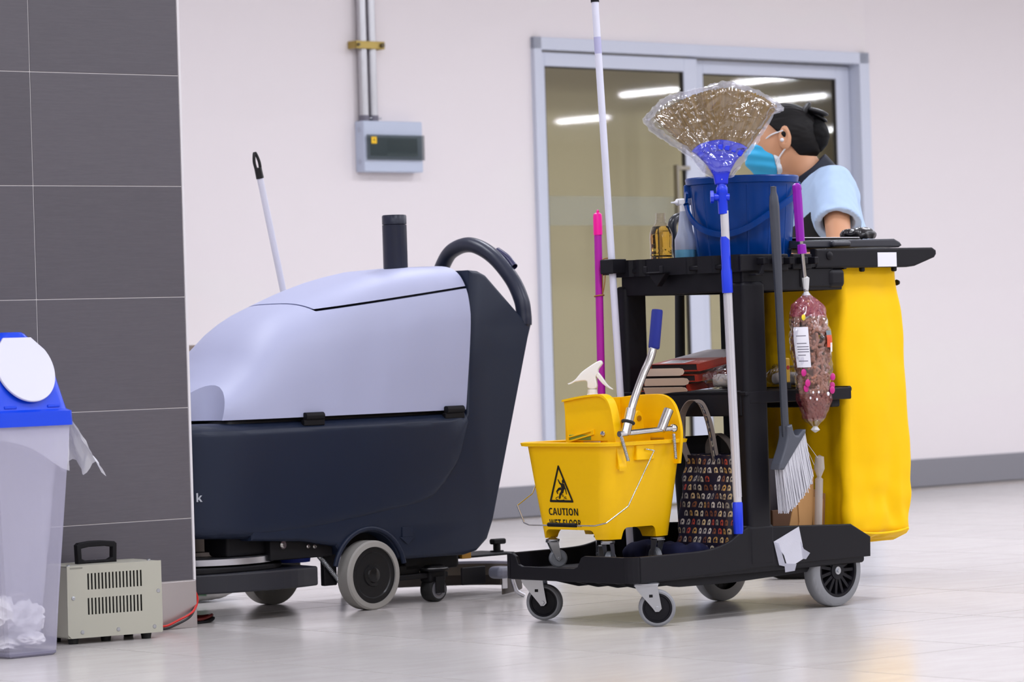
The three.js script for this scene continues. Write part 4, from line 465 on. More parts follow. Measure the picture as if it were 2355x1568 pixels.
{ // soft broom still in its wrapper, head up
  const FF = frame([0.607, 0, -9.837], 0); const t = thing('soft_broom', 'fan-shaped soft broom in clear wrapper with blue socket', 'broom', FF, [0.016, 0.24, 0]);
  const blue = M.blue, P = (x, y, z = 0) => [x, y, z];
  part('pole', rod(P(0.0175, 0.3), P(0.004, 1.15), 0.0118, 0.0118, 28), mat(0xdad8de, 0.3, { metalness: 0.35 }), t, 'pale ribbed metal pole');
  part('pole_ribs', Array.from({ length: 10 }, (_, i) => { const a = i / 10 * 2 * PI, d = 0.0117; return rod([0.0172 + d * Math.cos(a), 0.34, d * Math.sin(a)], [0.0062 + d * Math.cos(a), 0.915, d * Math.sin(a)], 0.0009, 0.0009, 6); }), mat(0xcfcdd6, 0.3, { metalness: 0.35 }), t);
  part('foot_socket', lathe(P(0.0168, 0.236), P(0.0165, 1), [[0, 0], [0, 0.0135], [0.02, 0.0145], [0.086, 0.0145], [0.09, 0.0125]], 28), blue, t, 'blue foot socket'); part('sleeve', lathe(P(0.0065, 0.917), P(0.001, 1.2), [[0, 0.012], [0.001, 0.0155], [0.062, 0.0155], [0.07, 0.0135], [0.15, 0.0135], [0.16, 0.012]], 28), blue, t, 'blue locking sleeve');
  part('clamp', [lathe(P(0.001, 1.14), P(-0.003, 1.3), [[0, 0.0115], [0.002, 0.014], [0.055, 0.014], [0.06, 0.0165], [0.075, 0.0165], [0.08, 0.0135], [0.11, 0.0135], [0.13, 0.012]], 28), rod(P(-0.03, 1.19), P(0.02, 1.188), 0.01, 0.01, 16), lathe(P(-0.034, 1.19), P(-0.02, 1.19), [[0, 0], [0, 0.018], [0.009, 0.018], [0.011, 0.01]], 8)], blue, t, 'blue clamp with wing knob'); part('rivet', new THREE.SphereGeometry(0.0035, 12, 8).translate(-0.001, 1.238, 0.013), M.zinc, t);
  const hubPts = spl([[-0.084, 1.32], [-0.059, 1.34], [-0.003, 1.351], [0.052, 1.339], [0.075, 1.325]], 24).concat(spl([[0.06, 1.31], [0.038, 1.284], [0.02, 1.25], [0.016, 1.225]], 12), [[-0.02, 1.225]], spl([[-0.024, 1.25], [-0.046, 1.286], [-0.07, 1.31]], 10));
  const socket = part('fan_socket', extr(hubPts, -0.016, 0.016, 0.006), mat(0x1a2ed0, 0.32), t, 'blue fan-shaped socket'); part('socket_cells', Array.from({ length: 7 }, (_, i) => { const a = (i - 3) * 0.2; const g = rbox(-0.007, 0.007, -0.008, 0.008, 0, 0.006, 0.004); g.rotateZ(-a); g.translate(-0.003 + 0.11 * Math.sin(a) * 0.9, 1.222 + 0.107 * Math.cos(a), 0.0145); return g; }), mat(0x2238dc, 0.3), socket);
  const inn = new THREE.SplineCurve([[-0.086, 1.316], [-0.059, 1.332], [-0.003, 1.343], [0.052, 1.331], [0.076, 1.322]].map(p => new THREE.Vector2(...p))), out = new THREE.SplineCurve([[-0.187, 1.418], [-0.154, 1.443], [-0.092, 1.472], [-0.036, 1.489], [0.019, 1.495], [0.075, 1.486], [0.123, 1.466], [0.162, 1.439]].map(p => new THREE.Vector2(...p)));
  { const S = 200, Rn = 14, rows = s => { const z0 = 0.011 + 0.003 * Math.abs(noise(s * 70)) + 0.0018 * noise(s * 210, 4); return z0 * Math.min(1, 12 * s + 0.25, 12 * (1 - s) + 0.25); }; const rings = []; for (let i = 0; i <= S; i++) { const s = i / S, a = inn.getPointAt(s), b = out.getPointAt(s), e = 1 + 0.035 * noise(s * 90, 7), z = rows(s), F = [], Bk = []; for (let j = 0; j <= Rn; j++) { const q = j / Rn * e, x = lerp(a.x, b.x, q) + 0.001 * noise(s * 50, q * 3), y = lerp(a.y, b.y, q), zz = z * (0.85 + 0.25 * q); F.push([x, y, zz]); Bk.unshift([x, y, -zz]); } rings.push(F.concat(Bk)); }
    const g = loft(rings, { crease: 0 }), n = g.attributes.position.count, C = new Float32Array(n * 3), U = g.attributes.uv; for (let i = 0; i < n; i++) { const k = 0.75 + 0.35 * noise(U.getY(i) * 120, 2) + 0.2 * noise(U.getY(i) * 31, 9); C.set([0.3 * k, 0.18 * k, 0.045 * k], 3 * i); } g.setAttribute('color', new THREE.BufferAttribute(C, 3)); const b = part('bristles', g, mat(0xffffff, 0.6, { vertexColors: true }), t, 'brown fine bristles'); b.userData.kind = 'stuff'; }
  const ol = [[-0.217, 1.417], [-0.197, 1.383], [-0.145, 1.345], [-0.085, 1.303], [-0.055, 1.262], [-0.022, 1.245], [0.027, 1.246], [0.05, 1.271], [0.095, 1.331], [0.133, 1.386], [0.15, 1.419], [0.181, 1.433], [0.166, 1.451], [0.105, 1.488], [0.026, 1.515], [-0.067, 1.496], [-0.153, 1.475]]; const oc = new THREE.CatmullRomCurve3(ol.map(p => V(p[0], p[1], 0)), true, 'catmullrom', 0.15);
  const sheet = sgn => { const A = 280, Rn = 84, rings = []; for (let j = 0; j <= Rn; j++) { const q = j / Rn; rings.push(Array.from({ length: A }, (_, i) => { const p = oc.getPointAt(i / A), x = lerp(-0.01, p.x, q), y = lerp(1.375, p.y, q); const rg = (f, o) => Math.abs(noise(x * f + o, y * f * 0.8, sgn * 3 + o)), edge = 1 - Math.pow(q, 9); return [x, y, sgn * (Math.max(0.0152, 0.02 + 0.032 * noise(x * 7, y * 7, 4) + 0.032 * (rg(12, 3) - 0.15) + 0.018 * (rg(26, 8) - 0.15)) * edge + 0.0025 * rg(60, 5) + 0.0012)]; })); } return loft(rings, { caps: false, crease: 0 }); };
  const crinkle = new THREE.MeshPhysicalMaterial({ color: 0xf4f4f8, roughness: 0.11, transmission: 1, thickness: 0, ior: 2.1, side: THREE.DoubleSide }); part('wrapper', sheet(1), crinkle, t, 'clear crinkled wrapper'); part('wrapper', sheet(-1), wrapMat, t);
  { const rings = []; for (let i = 0; i <= 170; i++) { const q = oc.getPointAt((i % 170) / 170), tg = oc.getTangentAt((i % 170) / 170), n = V(-tg.y, tg.x, 0), w = 0.017 + 0.008 * noise(i * 0.3), z = 0.006 * noise(i * 0.45, 5), e = 0.003 + 0.005 * noise(i * 0.5, 8); rings.push([[q.x + n.x * w, q.y + n.y * w, 0.01 + z], [q.x + n.x * w * 0.5, q.y + n.y * w * 0.5, z + 0.004 * noise(i * 0.9)], [q.x - n.x * e, q.y - n.y * e, z - 0.001]]); } part('wrapper_seam', loft(rings, { caps: false, ring: false, crease: 0 }), film(0xe4e4ec, 0.15, 0.34), t, 'whitish wrapper edge'); }
}
{ // stiff grey broom, head down
  const z = 0.08, t = thing('stiff_broom', 'dark grey broom with white bristles, head down', 'broom', FK, [0.49, 0.29, z]); const m = mat(0x3d4049, 0.45);
  const a = [0.481, 0.5, z], b = [0.461, 1.217, z]; part('handle', lathe(a, b, [[0, 0.011], [0.42, 0.0115], [0.5, 0.0135], [0.66, 0.0145], [0.688, 0.012], [0.7, 0.0085], [0.716, 0.0085], [0.7175, 0]], 24), m, t, 'dark grey handle');
  part('head', [extr(spl([[0.471, 0.535], [0.471, 0.508], [0.459, 0.474], [0.436, 0.43]], 14).concat([[0.432, 0.414], [0.452, 0.412], [0.546, 0.513], [0.547, 0.524], [0.535, 0.523]], spl([[0.515, 0.508], [0.5, 0.512], [0.491, 0.54]], 8)), z - 0.02, z + 0.02, 0.006)], mat(0x4a4d57, 0.45), t, 'grey wedge head');
  const br = []; for (let i = 0; i < 800; i++) { const s = rnd(), zz = z + rr(-0.016, 0.016), x0 = lerp(0.45, 0.543, s), y0 = lerp(0.415, 0.515, s), x1 = lerp(0.462, 0.568, s) + rr(-0.004, 0.006), y1 = lerp(0.297, 0.385, s) + rr(-0.012, 0.01) - 0.01 * Math.sin(s * PI); br.push(rod([x0, y0, zz], [x1, y1, zz + rr(-0.006, 0.01)], 0.002, 0.0017, 4)); } for (const [x1, y1] of [[0.6, 0.44], [0.585, 0.42], [0.5, 0.3]]) br.push(rod([0.542, 0.51, z], [x1, y1, z + 0.01], 0.0007, 0.0006, 4));
  const b2 = part('bristles', br, mat(0xd0cfd6, 0.5), t, 'pale stiff bristles'); b2.userData.kind = 'stuff';
}
{ // duster in printed wrapper
  const z = 0.085, t = thing('wrapped_duster', 'purple-handled brown chenille duster hanging in printed wrapper', 'duster', FK, [0.58, 0.53, z]); const pu = mat(0x8f10a8, 0.35);
  part('handle', lathe([0.561, 1.06, z], [0.552, 1.225, z], [[0, 0], [0, 0.0125], [0.12, 0.0135], [0.145, 0.0125], [0.15, 0.0135], [0.16, 0.0125], [0.166, 0.006], [0.167, 0]], 26), pu, t, 'purple handle'); part('collar', lathe([0.567, 1.024, z], [0.5615, 1.1, z], [[0, 0.008], [0.001, 0.0135], [0.026, 0.0125], [0.028, 0.008]], 24), pu, t); part('stem', rod([0.58, 0.9, z], [0.562, 1.065, z], 0.0062), M.chrome, t, 'thin metal stem');
  const cxy = [[0.52, 0.597], [0.6, 0.602], [0.75, 0.592], [0.85, 0.585], [0.92, 0.578]], rad = [[0.528, 0.004], [0.55, 0.028], [0.6, 0.048], [0.68, 0.058], [0.78, 0.066], [0.84, 0.06], [0.88, 0.04], [0.9, 0.016], [0.915, 0.006]];
  const ch = []; for (let i = 0; i < 900; i++) { const y = rr(0.555, 0.885), r = interp(rad, y) - 0.011, a = rr(0, 2 * PI), c = interp(cxy, y), p = V(c + r * Math.cos(a), y, z + 0.62 * r * Math.sin(a)), d = V(rr(-1, 1) * Math.sin(a), rr(-0.4, 1.2), rr(-1, 1) * Math.cos(a)).normalize().multiplyScalar(0.012), g = new THREE.CapsuleGeometry(0.0052, 0.016, 2, 6); g.applyQuaternion(new THREE.Quaternion().setFromUnitVectors(V(0, 1, 0), d.clone().normalize())).translate(p.x, p.y, p.z); ch.push(g); }
  ch.push(lathe([0.598, 0.55, z], [0.582, 0.88, z], [[0, 0], [0.02, 0.018], [0.2, 0.027], [0.3, 0.018], [0.33, 0]], 16)); const c = part('chenille', ch, mat(0xa87560, 0.85), t, 'brown chenille fingers'); c.userData.kind = 'stuff';
  const wr = (grow, y0, y1) => { const rings = []; for (let j = 0; j <= 50; j++) { const y = lerp(y0, y1, j / 50), r = interp(rad, y) + grow, cc = interp(cxy, y); rings.push(Array.from({ length: 70 }, (_, i) => { const a = i / 70 * 2 * PI, n = 0.012 * noise(Math.cos(a) * 2.5, y * 18, Math.sin(a) * 2.5) + 0.008 * Math.abs(noise(Math.cos(a) * 5, y * 40, Math.sin(a) * 5)); const k = r < 0.02 ? 0.3 : 1; return [cc + (r + n * k) * Math.cos(a), y, z + 0.66 * (r + n * k) * Math.sin(a)]; })); } return loft(rings, { caps: false, crease: 0 }); };
  part('wrapper', wr(0.003, 0.53, 0.912), wrapMat, t, 'clear printed wrapper'); part('wrapper_top', [wr(0.0045, 0.845, 0.905)], film(0xb0305e, 0.25, 0.3), t, 'pink printed top'); part('wrapper_foot', wr(0.0045, 0.552, 0.625), film(0x7a1830, 0.25, 0.28), t, 'dark red printed foot'); for (const g of [lathe([0.579, 0.905, z], [0.577, 1, z], [[0, 0.012], [0.012, 0.006], [0.02, 0.008], [0.05, 0.011], [0.055, 0.004]], 9), lathe([0.6, 0.53, z], [0.598, 0.5, z], [[0, 0.006], [0.01, 0.014], [0.018, 0.002]], 7)]) part('twisted_end', g, film(0xeeeeee, 0.3, 0.7), t, 'twisted white wrapper end');
  const on = (a, y, g = 0.008) => { const r = interp(rad, y) + g, c = interp(cxy, y); return [c + r * Math.cos(a), y, z + 0.66 * r * Math.sin(a) + 0.001]; };
  const patch = (a0, a1, y0, y1, m, name, lab) => { const rings = []; for (let j = 0; j <= 8; j++) { const y = lerp(y0, y1, j / 8); rings.push(Array.from({ length: 9 }, (_, i) => on(lerp(a0, a1, i / 8), y))); } const g = loft(rings, { caps: false, ring: false, crease: 0 }); const mm = m.clone(); mm.side = THREE.DoubleSide; part(name, g, mm, t, lab); };
  patch(PI * 0.98, PI * 0.72, 0.7, 0.815, mat(0xffffff, 0.5, { map: canvasTex(64, 192, (g, w, h) => { g.fillStyle = '#eceaf2'; g.fillRect(0, 0, w, h); g.fillStyle = '#6d6a78'; for (const y of [40, 76, 92, 104, 116, 132, 160]) g.fillRect(12, y, 30 + (y % 3) * 6, 4); }) }), 'paper_label', 'white paper label with small print'); patch(PI * 0.42, PI * 0.1, 0.755, 0.79, mat(0xd8481c, 0.4), 'orange_panel', 'orange printed panel'); patch(PI * 0.33, PI * 0.2, 0.742, 0.768, mat(0xeeedf2, 0.5), 'price_sticker'); patch(PI * 0.42, PI * 0.12, 0.79, 0.803, mat(0x6f7f86, 0.4), 'grey_band');
  const dot = (a, y, r, m, name) => { const p = on(a, y, 0.009); part(name, new THREE.SphereGeometry(r, 12, 8).scale(1, 1, 0.25).translate(...p), m, t); }; const pk = mat(0xc41880, 0.4), wh = mat(0xf2f0f4, 0.4), ye = mat(0xe8d020, 0.4);
  for (const [a, y] of [[0.85, 0.685], [0.8, 0.655], [0.84, 0.64], [0.2, 0.67], [0.16, 0.645], [0.22, 0.632]]) dot(PI * a, y, 0.011, pk, 'printed_flower'); dot(PI * 0.78, 0.842, 0.009, ye, 'printed_dot'); for (const [a, y, r] of [[0.72, 0.628, 0.004], [0.62, 0.628, 0.004], [0.78, 0.612, 0.004], [0.66, 0.608, 0.004], [0.42, 0.622, 0.006]]) dot(PI * a, y, r, wh, 'printed_star');
}
{ // crook-handled umbrella hooked on the far side
  const t = thing('crook_umbrella', 'black crook-handled umbrella hooked on the far cart side', 'umbrella', FK, [0.69, 0.3, -0.55]); const z = -0.55;
  part('handle', tube([[0.76, 1.14, z], [0.745, 1.155, z], [0.72, 1.16, z], [0.69, 1.153, z], [0.677, 1.135, z], [0.68, 1.1, z], [0.692, 1.06, z], [0.702, 1.02, z], [0.702, 0.98, z]], 0.0135, 60, 14), mat(0x23262e, 0.3), t, 'curved dark handle'); part('canopy', lathe([0.702, 0.99, z], [0.68, 0.3, z], [[0, 0], [0, 0.012], [0.02, 0.0145], [0.4, 0.016], [0.6, 0.012], [0.69, 0.004]], 16), mat(0x14141a, 0.7), t, 'furled black canopy');
}
// ---------------------------------------------------------------- things on the top shelf
{
  const FBk = frame(FK.w([0.6, 1.0, -0.178]), 0); const t = thing('blue_bucket', 'dark blue plastic bucket on top of the cart', 'bucket', FBk); const m = mat(0x003c88, 0.3, { specularIntensity: 0.55 });
  part('pail', [lathe([0, 0.001, 0], [0, 1, 0], [[0, 0], [0, 0.128], [0.006, 0.133], [0.09, 0.143], [0.2, 0.153], [0.234, 0.156], [0.236, 0.163], [0.252, 0.166], [0.256, 0.164], [0.254, 0.154], [0.15, 0.146], [0.01, 0.129], [0.008, 0]], 72), ...Array.from({ length: 14 }, (_, i) => { const a = i / 14 * 2 * PI + 0.2; return rod([0.133 * Math.cos(a), 0.01, 0.133 * Math.sin(a)], [0.1535 * Math.cos(a), 0.23, 0.1535 * Math.sin(a)], 0.0035, 0.0035, 8); })], m, t);
  const pts = [[-0.165, 0.215], [-0.166, 0.18], [-0.152, 0.135], [-0.115, 0.1], [-0.06, 0.088], [0, 0.105], [0.06, 0.14], [0.12, 0.178], [0.158, 0.205], [0.166, 0.222]].map(([x, y]) => { const r = 0.143 + (y - 0.09) * 0.09 + 0.018; return [x, y, Math.sqrt(Math.max(0.0004, r * r - x * x))]; }); part('bail', ribbon(pts, [0, 1, 0.15], 0.016, 0.007, 80), m, t, 'blue plastic bail'); for (const s of [-1, 1]) part('ear', rbox(s > 0 ? 0.15 : -0.17, s > 0 ? 0.17 : -0.15, 0.2, 0.24, -0.014, 0.014, 0.005), m, t);
}
{
  const p = [0.418, 1.0, -0.336], t = thing('oil_bottle', 'small clear bottle of golden liquid on top shelf', 'bottle', FK, p); const up = [p[0], 2, p[2]];
  const pr = [[0, 0], [0.0, 0.029], [0.004, 0.0335], [0.03, 0.0335], [0.034, 0.0315], [0.038, 0.0335], [0.05, 0.032], [0.054, 0.0335], [0.06, 0.0325], [0.085, 0.034], [0.1, 0.033], [0.115, 0.027], [0.13, 0.0165], [0.135, 0.0145], [0.14, 0.0155], [0.142, 0.0135], [0.155, 0.0135], [0.158, 0.014], [0.16, 0.0125]]; part('shell', lathe(p, up, pr, 40), new THREE.MeshPhysicalMaterial({ color: 0xf6f0ea, roughness: 0.05, transmission: 1, thickness: 0, side: THREE.DoubleSide }), t, 'clear ribbed plastic'); part('liquid', lathe([p[0], p[1] + 0.002, p[2]], up, pr.filter(q => q[0] < 0.12).map(([h, r]) => [h, Math.max(0, r - 0.0012)]).concat([[0.119, 0.0235], [0.1195, 0]]), 40), new THREE.MeshPhysicalMaterial({ color: 0xffffff, roughness: 0.02, transmission: 1, thickness: 0.06, ior: 1.4, attenuationColor: new THREE.Color(0xcfa52a), attenuationDistance: 0.08 }), t, 'golden liquid');
}
{
  const p = [0.515, 1.0, -0.332], t = thing('clear_spray_bottle', 'translucent spray bottle with pale blue liquid beside blue bucket', 'spray bottle', FK, p), up = [p[0], 2, p[2]];
  part('bottle', lathe(p, up, [[0, 0], [0, 0.03], [0.004, 0.0325], [0.052, 0.0325], [0.0525, 0]], 32), mat(0x6fb6dc, 0.4), t, 'pale blue liquid level'); part('upper_wall', lathe([p[0], p[1] + 0.0525, p[2]], up, [[0, 0.0325], [0.03, 0.0325], [0.045, 0.026], [0.055, 0.0225], [0.075, 0.02], [0.1, 0.0165], [0.12, 0.014], [0.13, 0]], 32), mat(0xc2cbe2, 0.4, { transmission: 0.35, thickness: 0 }), t, 'milky plastic'); part('head', [lathe([p[0], p[1] + 0.165, p[2]], up, [[0, 0], [0, 0.015], [0.018, 0.015], [0.02, 0]], 20), rbox(p[0] - 0.012, p[0] + 0.02, p[1] + 0.183, p[1] + 0.203, p[2] - 0.03, p[2] + 0.014, 0.006), lathe([p[0] - 0.01, p[1] + 0.192, p[2] - 0.018], [p[0] - 0.04, p[1] + 0.192, p[2] - 0.045], [[0, 0.008], [0.012, 0.003], [0.02, 0.0025], [0.0205, 0]], 12)], M.white, t, 'white spray head');
}
{
  const t = thing('clipboard', 'thin white-edged board lying on the grey cart lid', 'board', FK, [0.84, 1.071, -0.12]); part('board', rbox(0.72, 0.975, 1.0708, 1.0745, -0.17, -0.06, 0.001), mat(0x1c1b20, 0.5), t); part('paper', rbox(0.715, 0.965, 1.0748, 1.077, -0.165, -0.055, 0.0005), M.paper, t, 'white sheet');
  const b = thing('black_plastic_bag', 'crumpled black plastic bag lying on the cart lid', 'bag', FK, [1.03, 1.071, -0.12]); part('bag', snet((x, y, z) => ell(x, y, z, [1.035, 1.082, -0.12], [0.05 + 0.02 * smooth(1.07, 1.1, y), 0.026, 0.05]) + 0.008 * noise(x * 40, y * 40, z * 40) + (y < 1.071 ? (1.071 - y) * 3 : 0), [0.96, 1.07, -0.2], [1.11, 1.13, -0.04], 0.005), mat(0x120f14, 0.3), b);
}
// ---------------------------------------------------------------- things on the middle shelf and deck
{
  const red = canvasTex(512, 512, (g, w, h) => { g.fillStyle = '#b9b2b6'; g.fillRect(0, 0, w, h); g.fillStyle = '#a8321c'; g.fillRect(0, 300, w, 212); g.fillStyle = '#e8e4ea'; g.fillRect(60, 380, 260, 100); g.fillStyle = '#22202a'; for (let i = 0; i < 26; i++) g.fillRect(100 + i * 7, 392, i % 3 === 0 ? 5 : i % 4 === 0 ? 2 : 3, 74); g.fillStyle = '#e0c8c0'; g.font = 'bold 44px sans-serif'; g.fillText('x 100', 370, 440); g.fillStyle = '#7d2010'; g.fillRect(60, 320, 200, 30); });
  const labs = ['lowest red carton with barcode on the middle shelf', 'middle red carton with open flap on the shelf', 'topmost red and grey carton with barcode on the shelf'];
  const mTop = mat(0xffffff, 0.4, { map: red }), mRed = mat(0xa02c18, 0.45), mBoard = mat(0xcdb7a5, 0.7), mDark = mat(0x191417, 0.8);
  [[0.4, -0.31, 0.637, 0.018, 0.05], [0.405, -0.29, 0.664, 0.018, 0.1], [0.42, -0.275, 0.694, 0.02, 0.0]].forEach(([x, z, y, h, rot], i) => {
    const t = thing('flat_carton', labs[i], 'carton', FK, [x + 0.1, y, z], 'cartons on the middle shelf', rot); const R = g => g.rotateZ([0.07, 0.11, 0.16][i]).translate(x + 0.1, y + [0.012, 0.016, 0.022][i], z); const W = 0.1, L = 0.12;
    const top = new THREE.BoxGeometry(2 * L, 0.0015, 2 * W); const uv = top.attributes.uv; const pp = top.attributes.position; for (let k = 0; k < uv.count; k++) uv.setXY(k, (pp.getZ(k) + W) / (2 * W), 1 - (L - pp.getX(k)) / (2 * L)); const sk = 0.02; top.translate(sk * 0.5, h, -0.01);
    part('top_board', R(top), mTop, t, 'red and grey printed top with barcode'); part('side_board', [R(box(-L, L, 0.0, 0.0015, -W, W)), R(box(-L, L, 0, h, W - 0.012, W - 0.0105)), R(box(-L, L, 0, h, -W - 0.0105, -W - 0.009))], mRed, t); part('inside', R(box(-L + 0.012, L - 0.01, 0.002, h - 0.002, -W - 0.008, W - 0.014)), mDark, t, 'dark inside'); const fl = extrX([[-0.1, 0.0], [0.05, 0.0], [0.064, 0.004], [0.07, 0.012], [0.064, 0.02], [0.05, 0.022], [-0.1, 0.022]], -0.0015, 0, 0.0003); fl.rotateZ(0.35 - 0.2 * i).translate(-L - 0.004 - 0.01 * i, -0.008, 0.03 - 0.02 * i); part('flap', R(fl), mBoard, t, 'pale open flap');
  });
  const lump = (name, lab, c, r, seed) => { const t = thing(name, lab, 'bag', FK, [c[0], 0.6375, c[2]]); part('film', snet((x, y, z) => sbox(x, y, z, c, r, Math.min(...r) * 0.9) + 0.014 * noise(x * 22 + seed, y * 26, z * 22) + 0.014 * Math.abs(noise(x * 44, y * 44, z * 44)), [c[0] - r[0] - 0.03, 0.6375, c[2] - r[2] - 0.03], [c[0] + r[0] + 0.03, c[1] + r[1] + 0.03, c[2] + r[2] + 0.03], 0.006), wrapMat, t, 'crinkled clear film'); part('contents', snet((x, y, z) => sbox(x, y, z, [c[0], c[1] - 0.008, c[2]], [r[0] * 0.75, r[1] * 0.5, r[2] * 0.75], r[1] * 0.4) + 0.006 * noise(x * 40, y * 40, z * 40 + seed), [c[0] - r[0], 0.637, c[2] - r[2]], [c[0] + r[0], c[1] + r[1], c[2] + r[2]], 0.006), mat(0xb9b1a6, 0.5), t, 'pale contents'); };
  lump('clear_bag', 'clear plastic bag beside the cartons on middle shelf', [0.47, 0.676, -0.1], [0.075, 0.036, 0.07], 1); lump('clear_bag_pack', 'clear plastic bag behind the hanging duster on shelf', [0.72, 0.674, -0.09], [0.08, 0.034, 0.08], 6);
  const t = thing('scraper', 'small tool with yellow wooden handle upright on shelf', 'scraper', FK, [0.59, 0.638, -0.01]); part('handle', rbox(0.58, 0.6, 0.655, 0.728, -0.018, -0.006, 0.005), mat(0xd9a92c, 0.5), t, 'yellow handle'); part('ferrule', rbox(0.579, 0.601, 0.638, 0.657, -0.0185, -0.0055, 0.002), M.blackSoft, t); part('mark', rod([0.59, 0.7, -0.006], [0.59, 0.7, -0.0052], 0.006, 0.006, 14), mat(0xb01818, 0.5), t, 'red mark');
}
{
  const tex = canvasTex(512, 512, (g, w, h) => { g.fillStyle = '#15122a'; g.fillRect(0, 0, w, h); const cs = ['#c9bfa8', '#a8a29a', '#b98f4e', '#b24636', '#8c8478', '#cbb184', '#c9c0b6', '#7a4a32']; for (let r = 0; r < 12; r++) for (let c = 0; c < 12; c++) { const x = c * 42.6 + (r % 2 ? 21 : 0) + 6, y = r * 42.6 + 6; const k = Math.floor(rnd() * cs.length); if (rnd() < 0.06) continue; for (const ox of [0, -512]) { g.fillStyle = cs[k]; g.beginPath(); g.arc(x + 14 + ox, y + 13, 13, PI, 0); g.lineTo(x + 27 + ox, y + 29); g.lineTo(x + 1 + ox, y + 29); g.closePath(); g.fill(); g.fillStyle = '#15122a'; g.beginPath(); g.arc(x + 16 + ox, y + 15, 6, PI, 0); g.lineTo(x + 22 + ox, y + 29); g.lineTo(x + 18 + ox, y + 29); g.lineTo(x + 18 + ox, y + 18); g.lineTo(x + 10 + ox, y + 18); g.fill(); if (rnd() < 0.12) { g.fillStyle = '#15122a'; g.fillRect(x + 4 + ox, y + 18, 20, 4); g.fillRect(x + 12 + ox, y + 4, 4, 24); } } } }, true);
  const t1 = tex.clone(); t1.wrapS = t1.wrapT = THREE.RepeatWrapping; t1.repeat.set(2.7, 1.02); const t2 = tex.clone(); t2.wrapS = t2.wrapT = THREE.RepeatWrapping; t2.repeat.set(0.1, 1.2);
  const t = thing('tote_bag', 'dark tote bag with elephant-like print standing in cart', 'tote bag', FK, [0.425, 0.15, -0.15]);
  const rings = []; for (let j = 0; j <= 30; j++) { const q = j / 30; rings.push(rrect(0.428, lerp(-0.155, -0.135, q), lerp(0.066, 0.045, q), lerp(0.128, 0.1, q), lerp(0.03, 0.02, q), 100).map(([x, z], i) => { const n = 0.007 * noise(x * 16, q * 5, z * 16) + 0.004 * noise(x * 35, q * 9, z * 35); return [x + n, lerp(0.152, 0.457, q) + 0.004 * q * noise(i * 0.2), z + n]; })); }
  part('bag', loft(rings, { crease: 0 }), mat(0xffffff, 0.45, { map: t1 }), t, 'printed dark fabric'); const sm = mat(0xffffff, 0.5, { map: t2 });
  part('strap', ribbon([[0.3850, 0.44, -0.215], [0.3700, 0.5, -0.225], [0.3630, 0.57, -0.215], [0.3590, 0.612, -0.175], [0.3600, 0.61, -0.14], [0.3670, 0.56, -0.115], [0.3850, 0.44, -0.105]], [1, 0, 0.3], 0.021, 0.0025, 80), mat(0x7d7068, 0.7), t, 'taupe underside of the strap'); part('strap_face', ribbon([[0.3575, 0.61, -0.148], [0.3605, 0.6, -0.132], [0.3630, 0.56, -0.1135], [0.3825, 0.44, -0.103]], [1, 0, -0.6], 0.021, 0.0025, 40), sm, t, 'printed strap'); part('rear_strap', ribbon([[0.4650, 0.44, -0.215], [0.4550, 0.49, -0.2], [0.4500, 0.515, -0.16], [0.4550, 0.49, -0.12], [0.4650, 0.44, -0.1]], [1, 0, 0.2], 0.021, 0.0025, 50), mat(0x6d645e, 0.7), t);
}
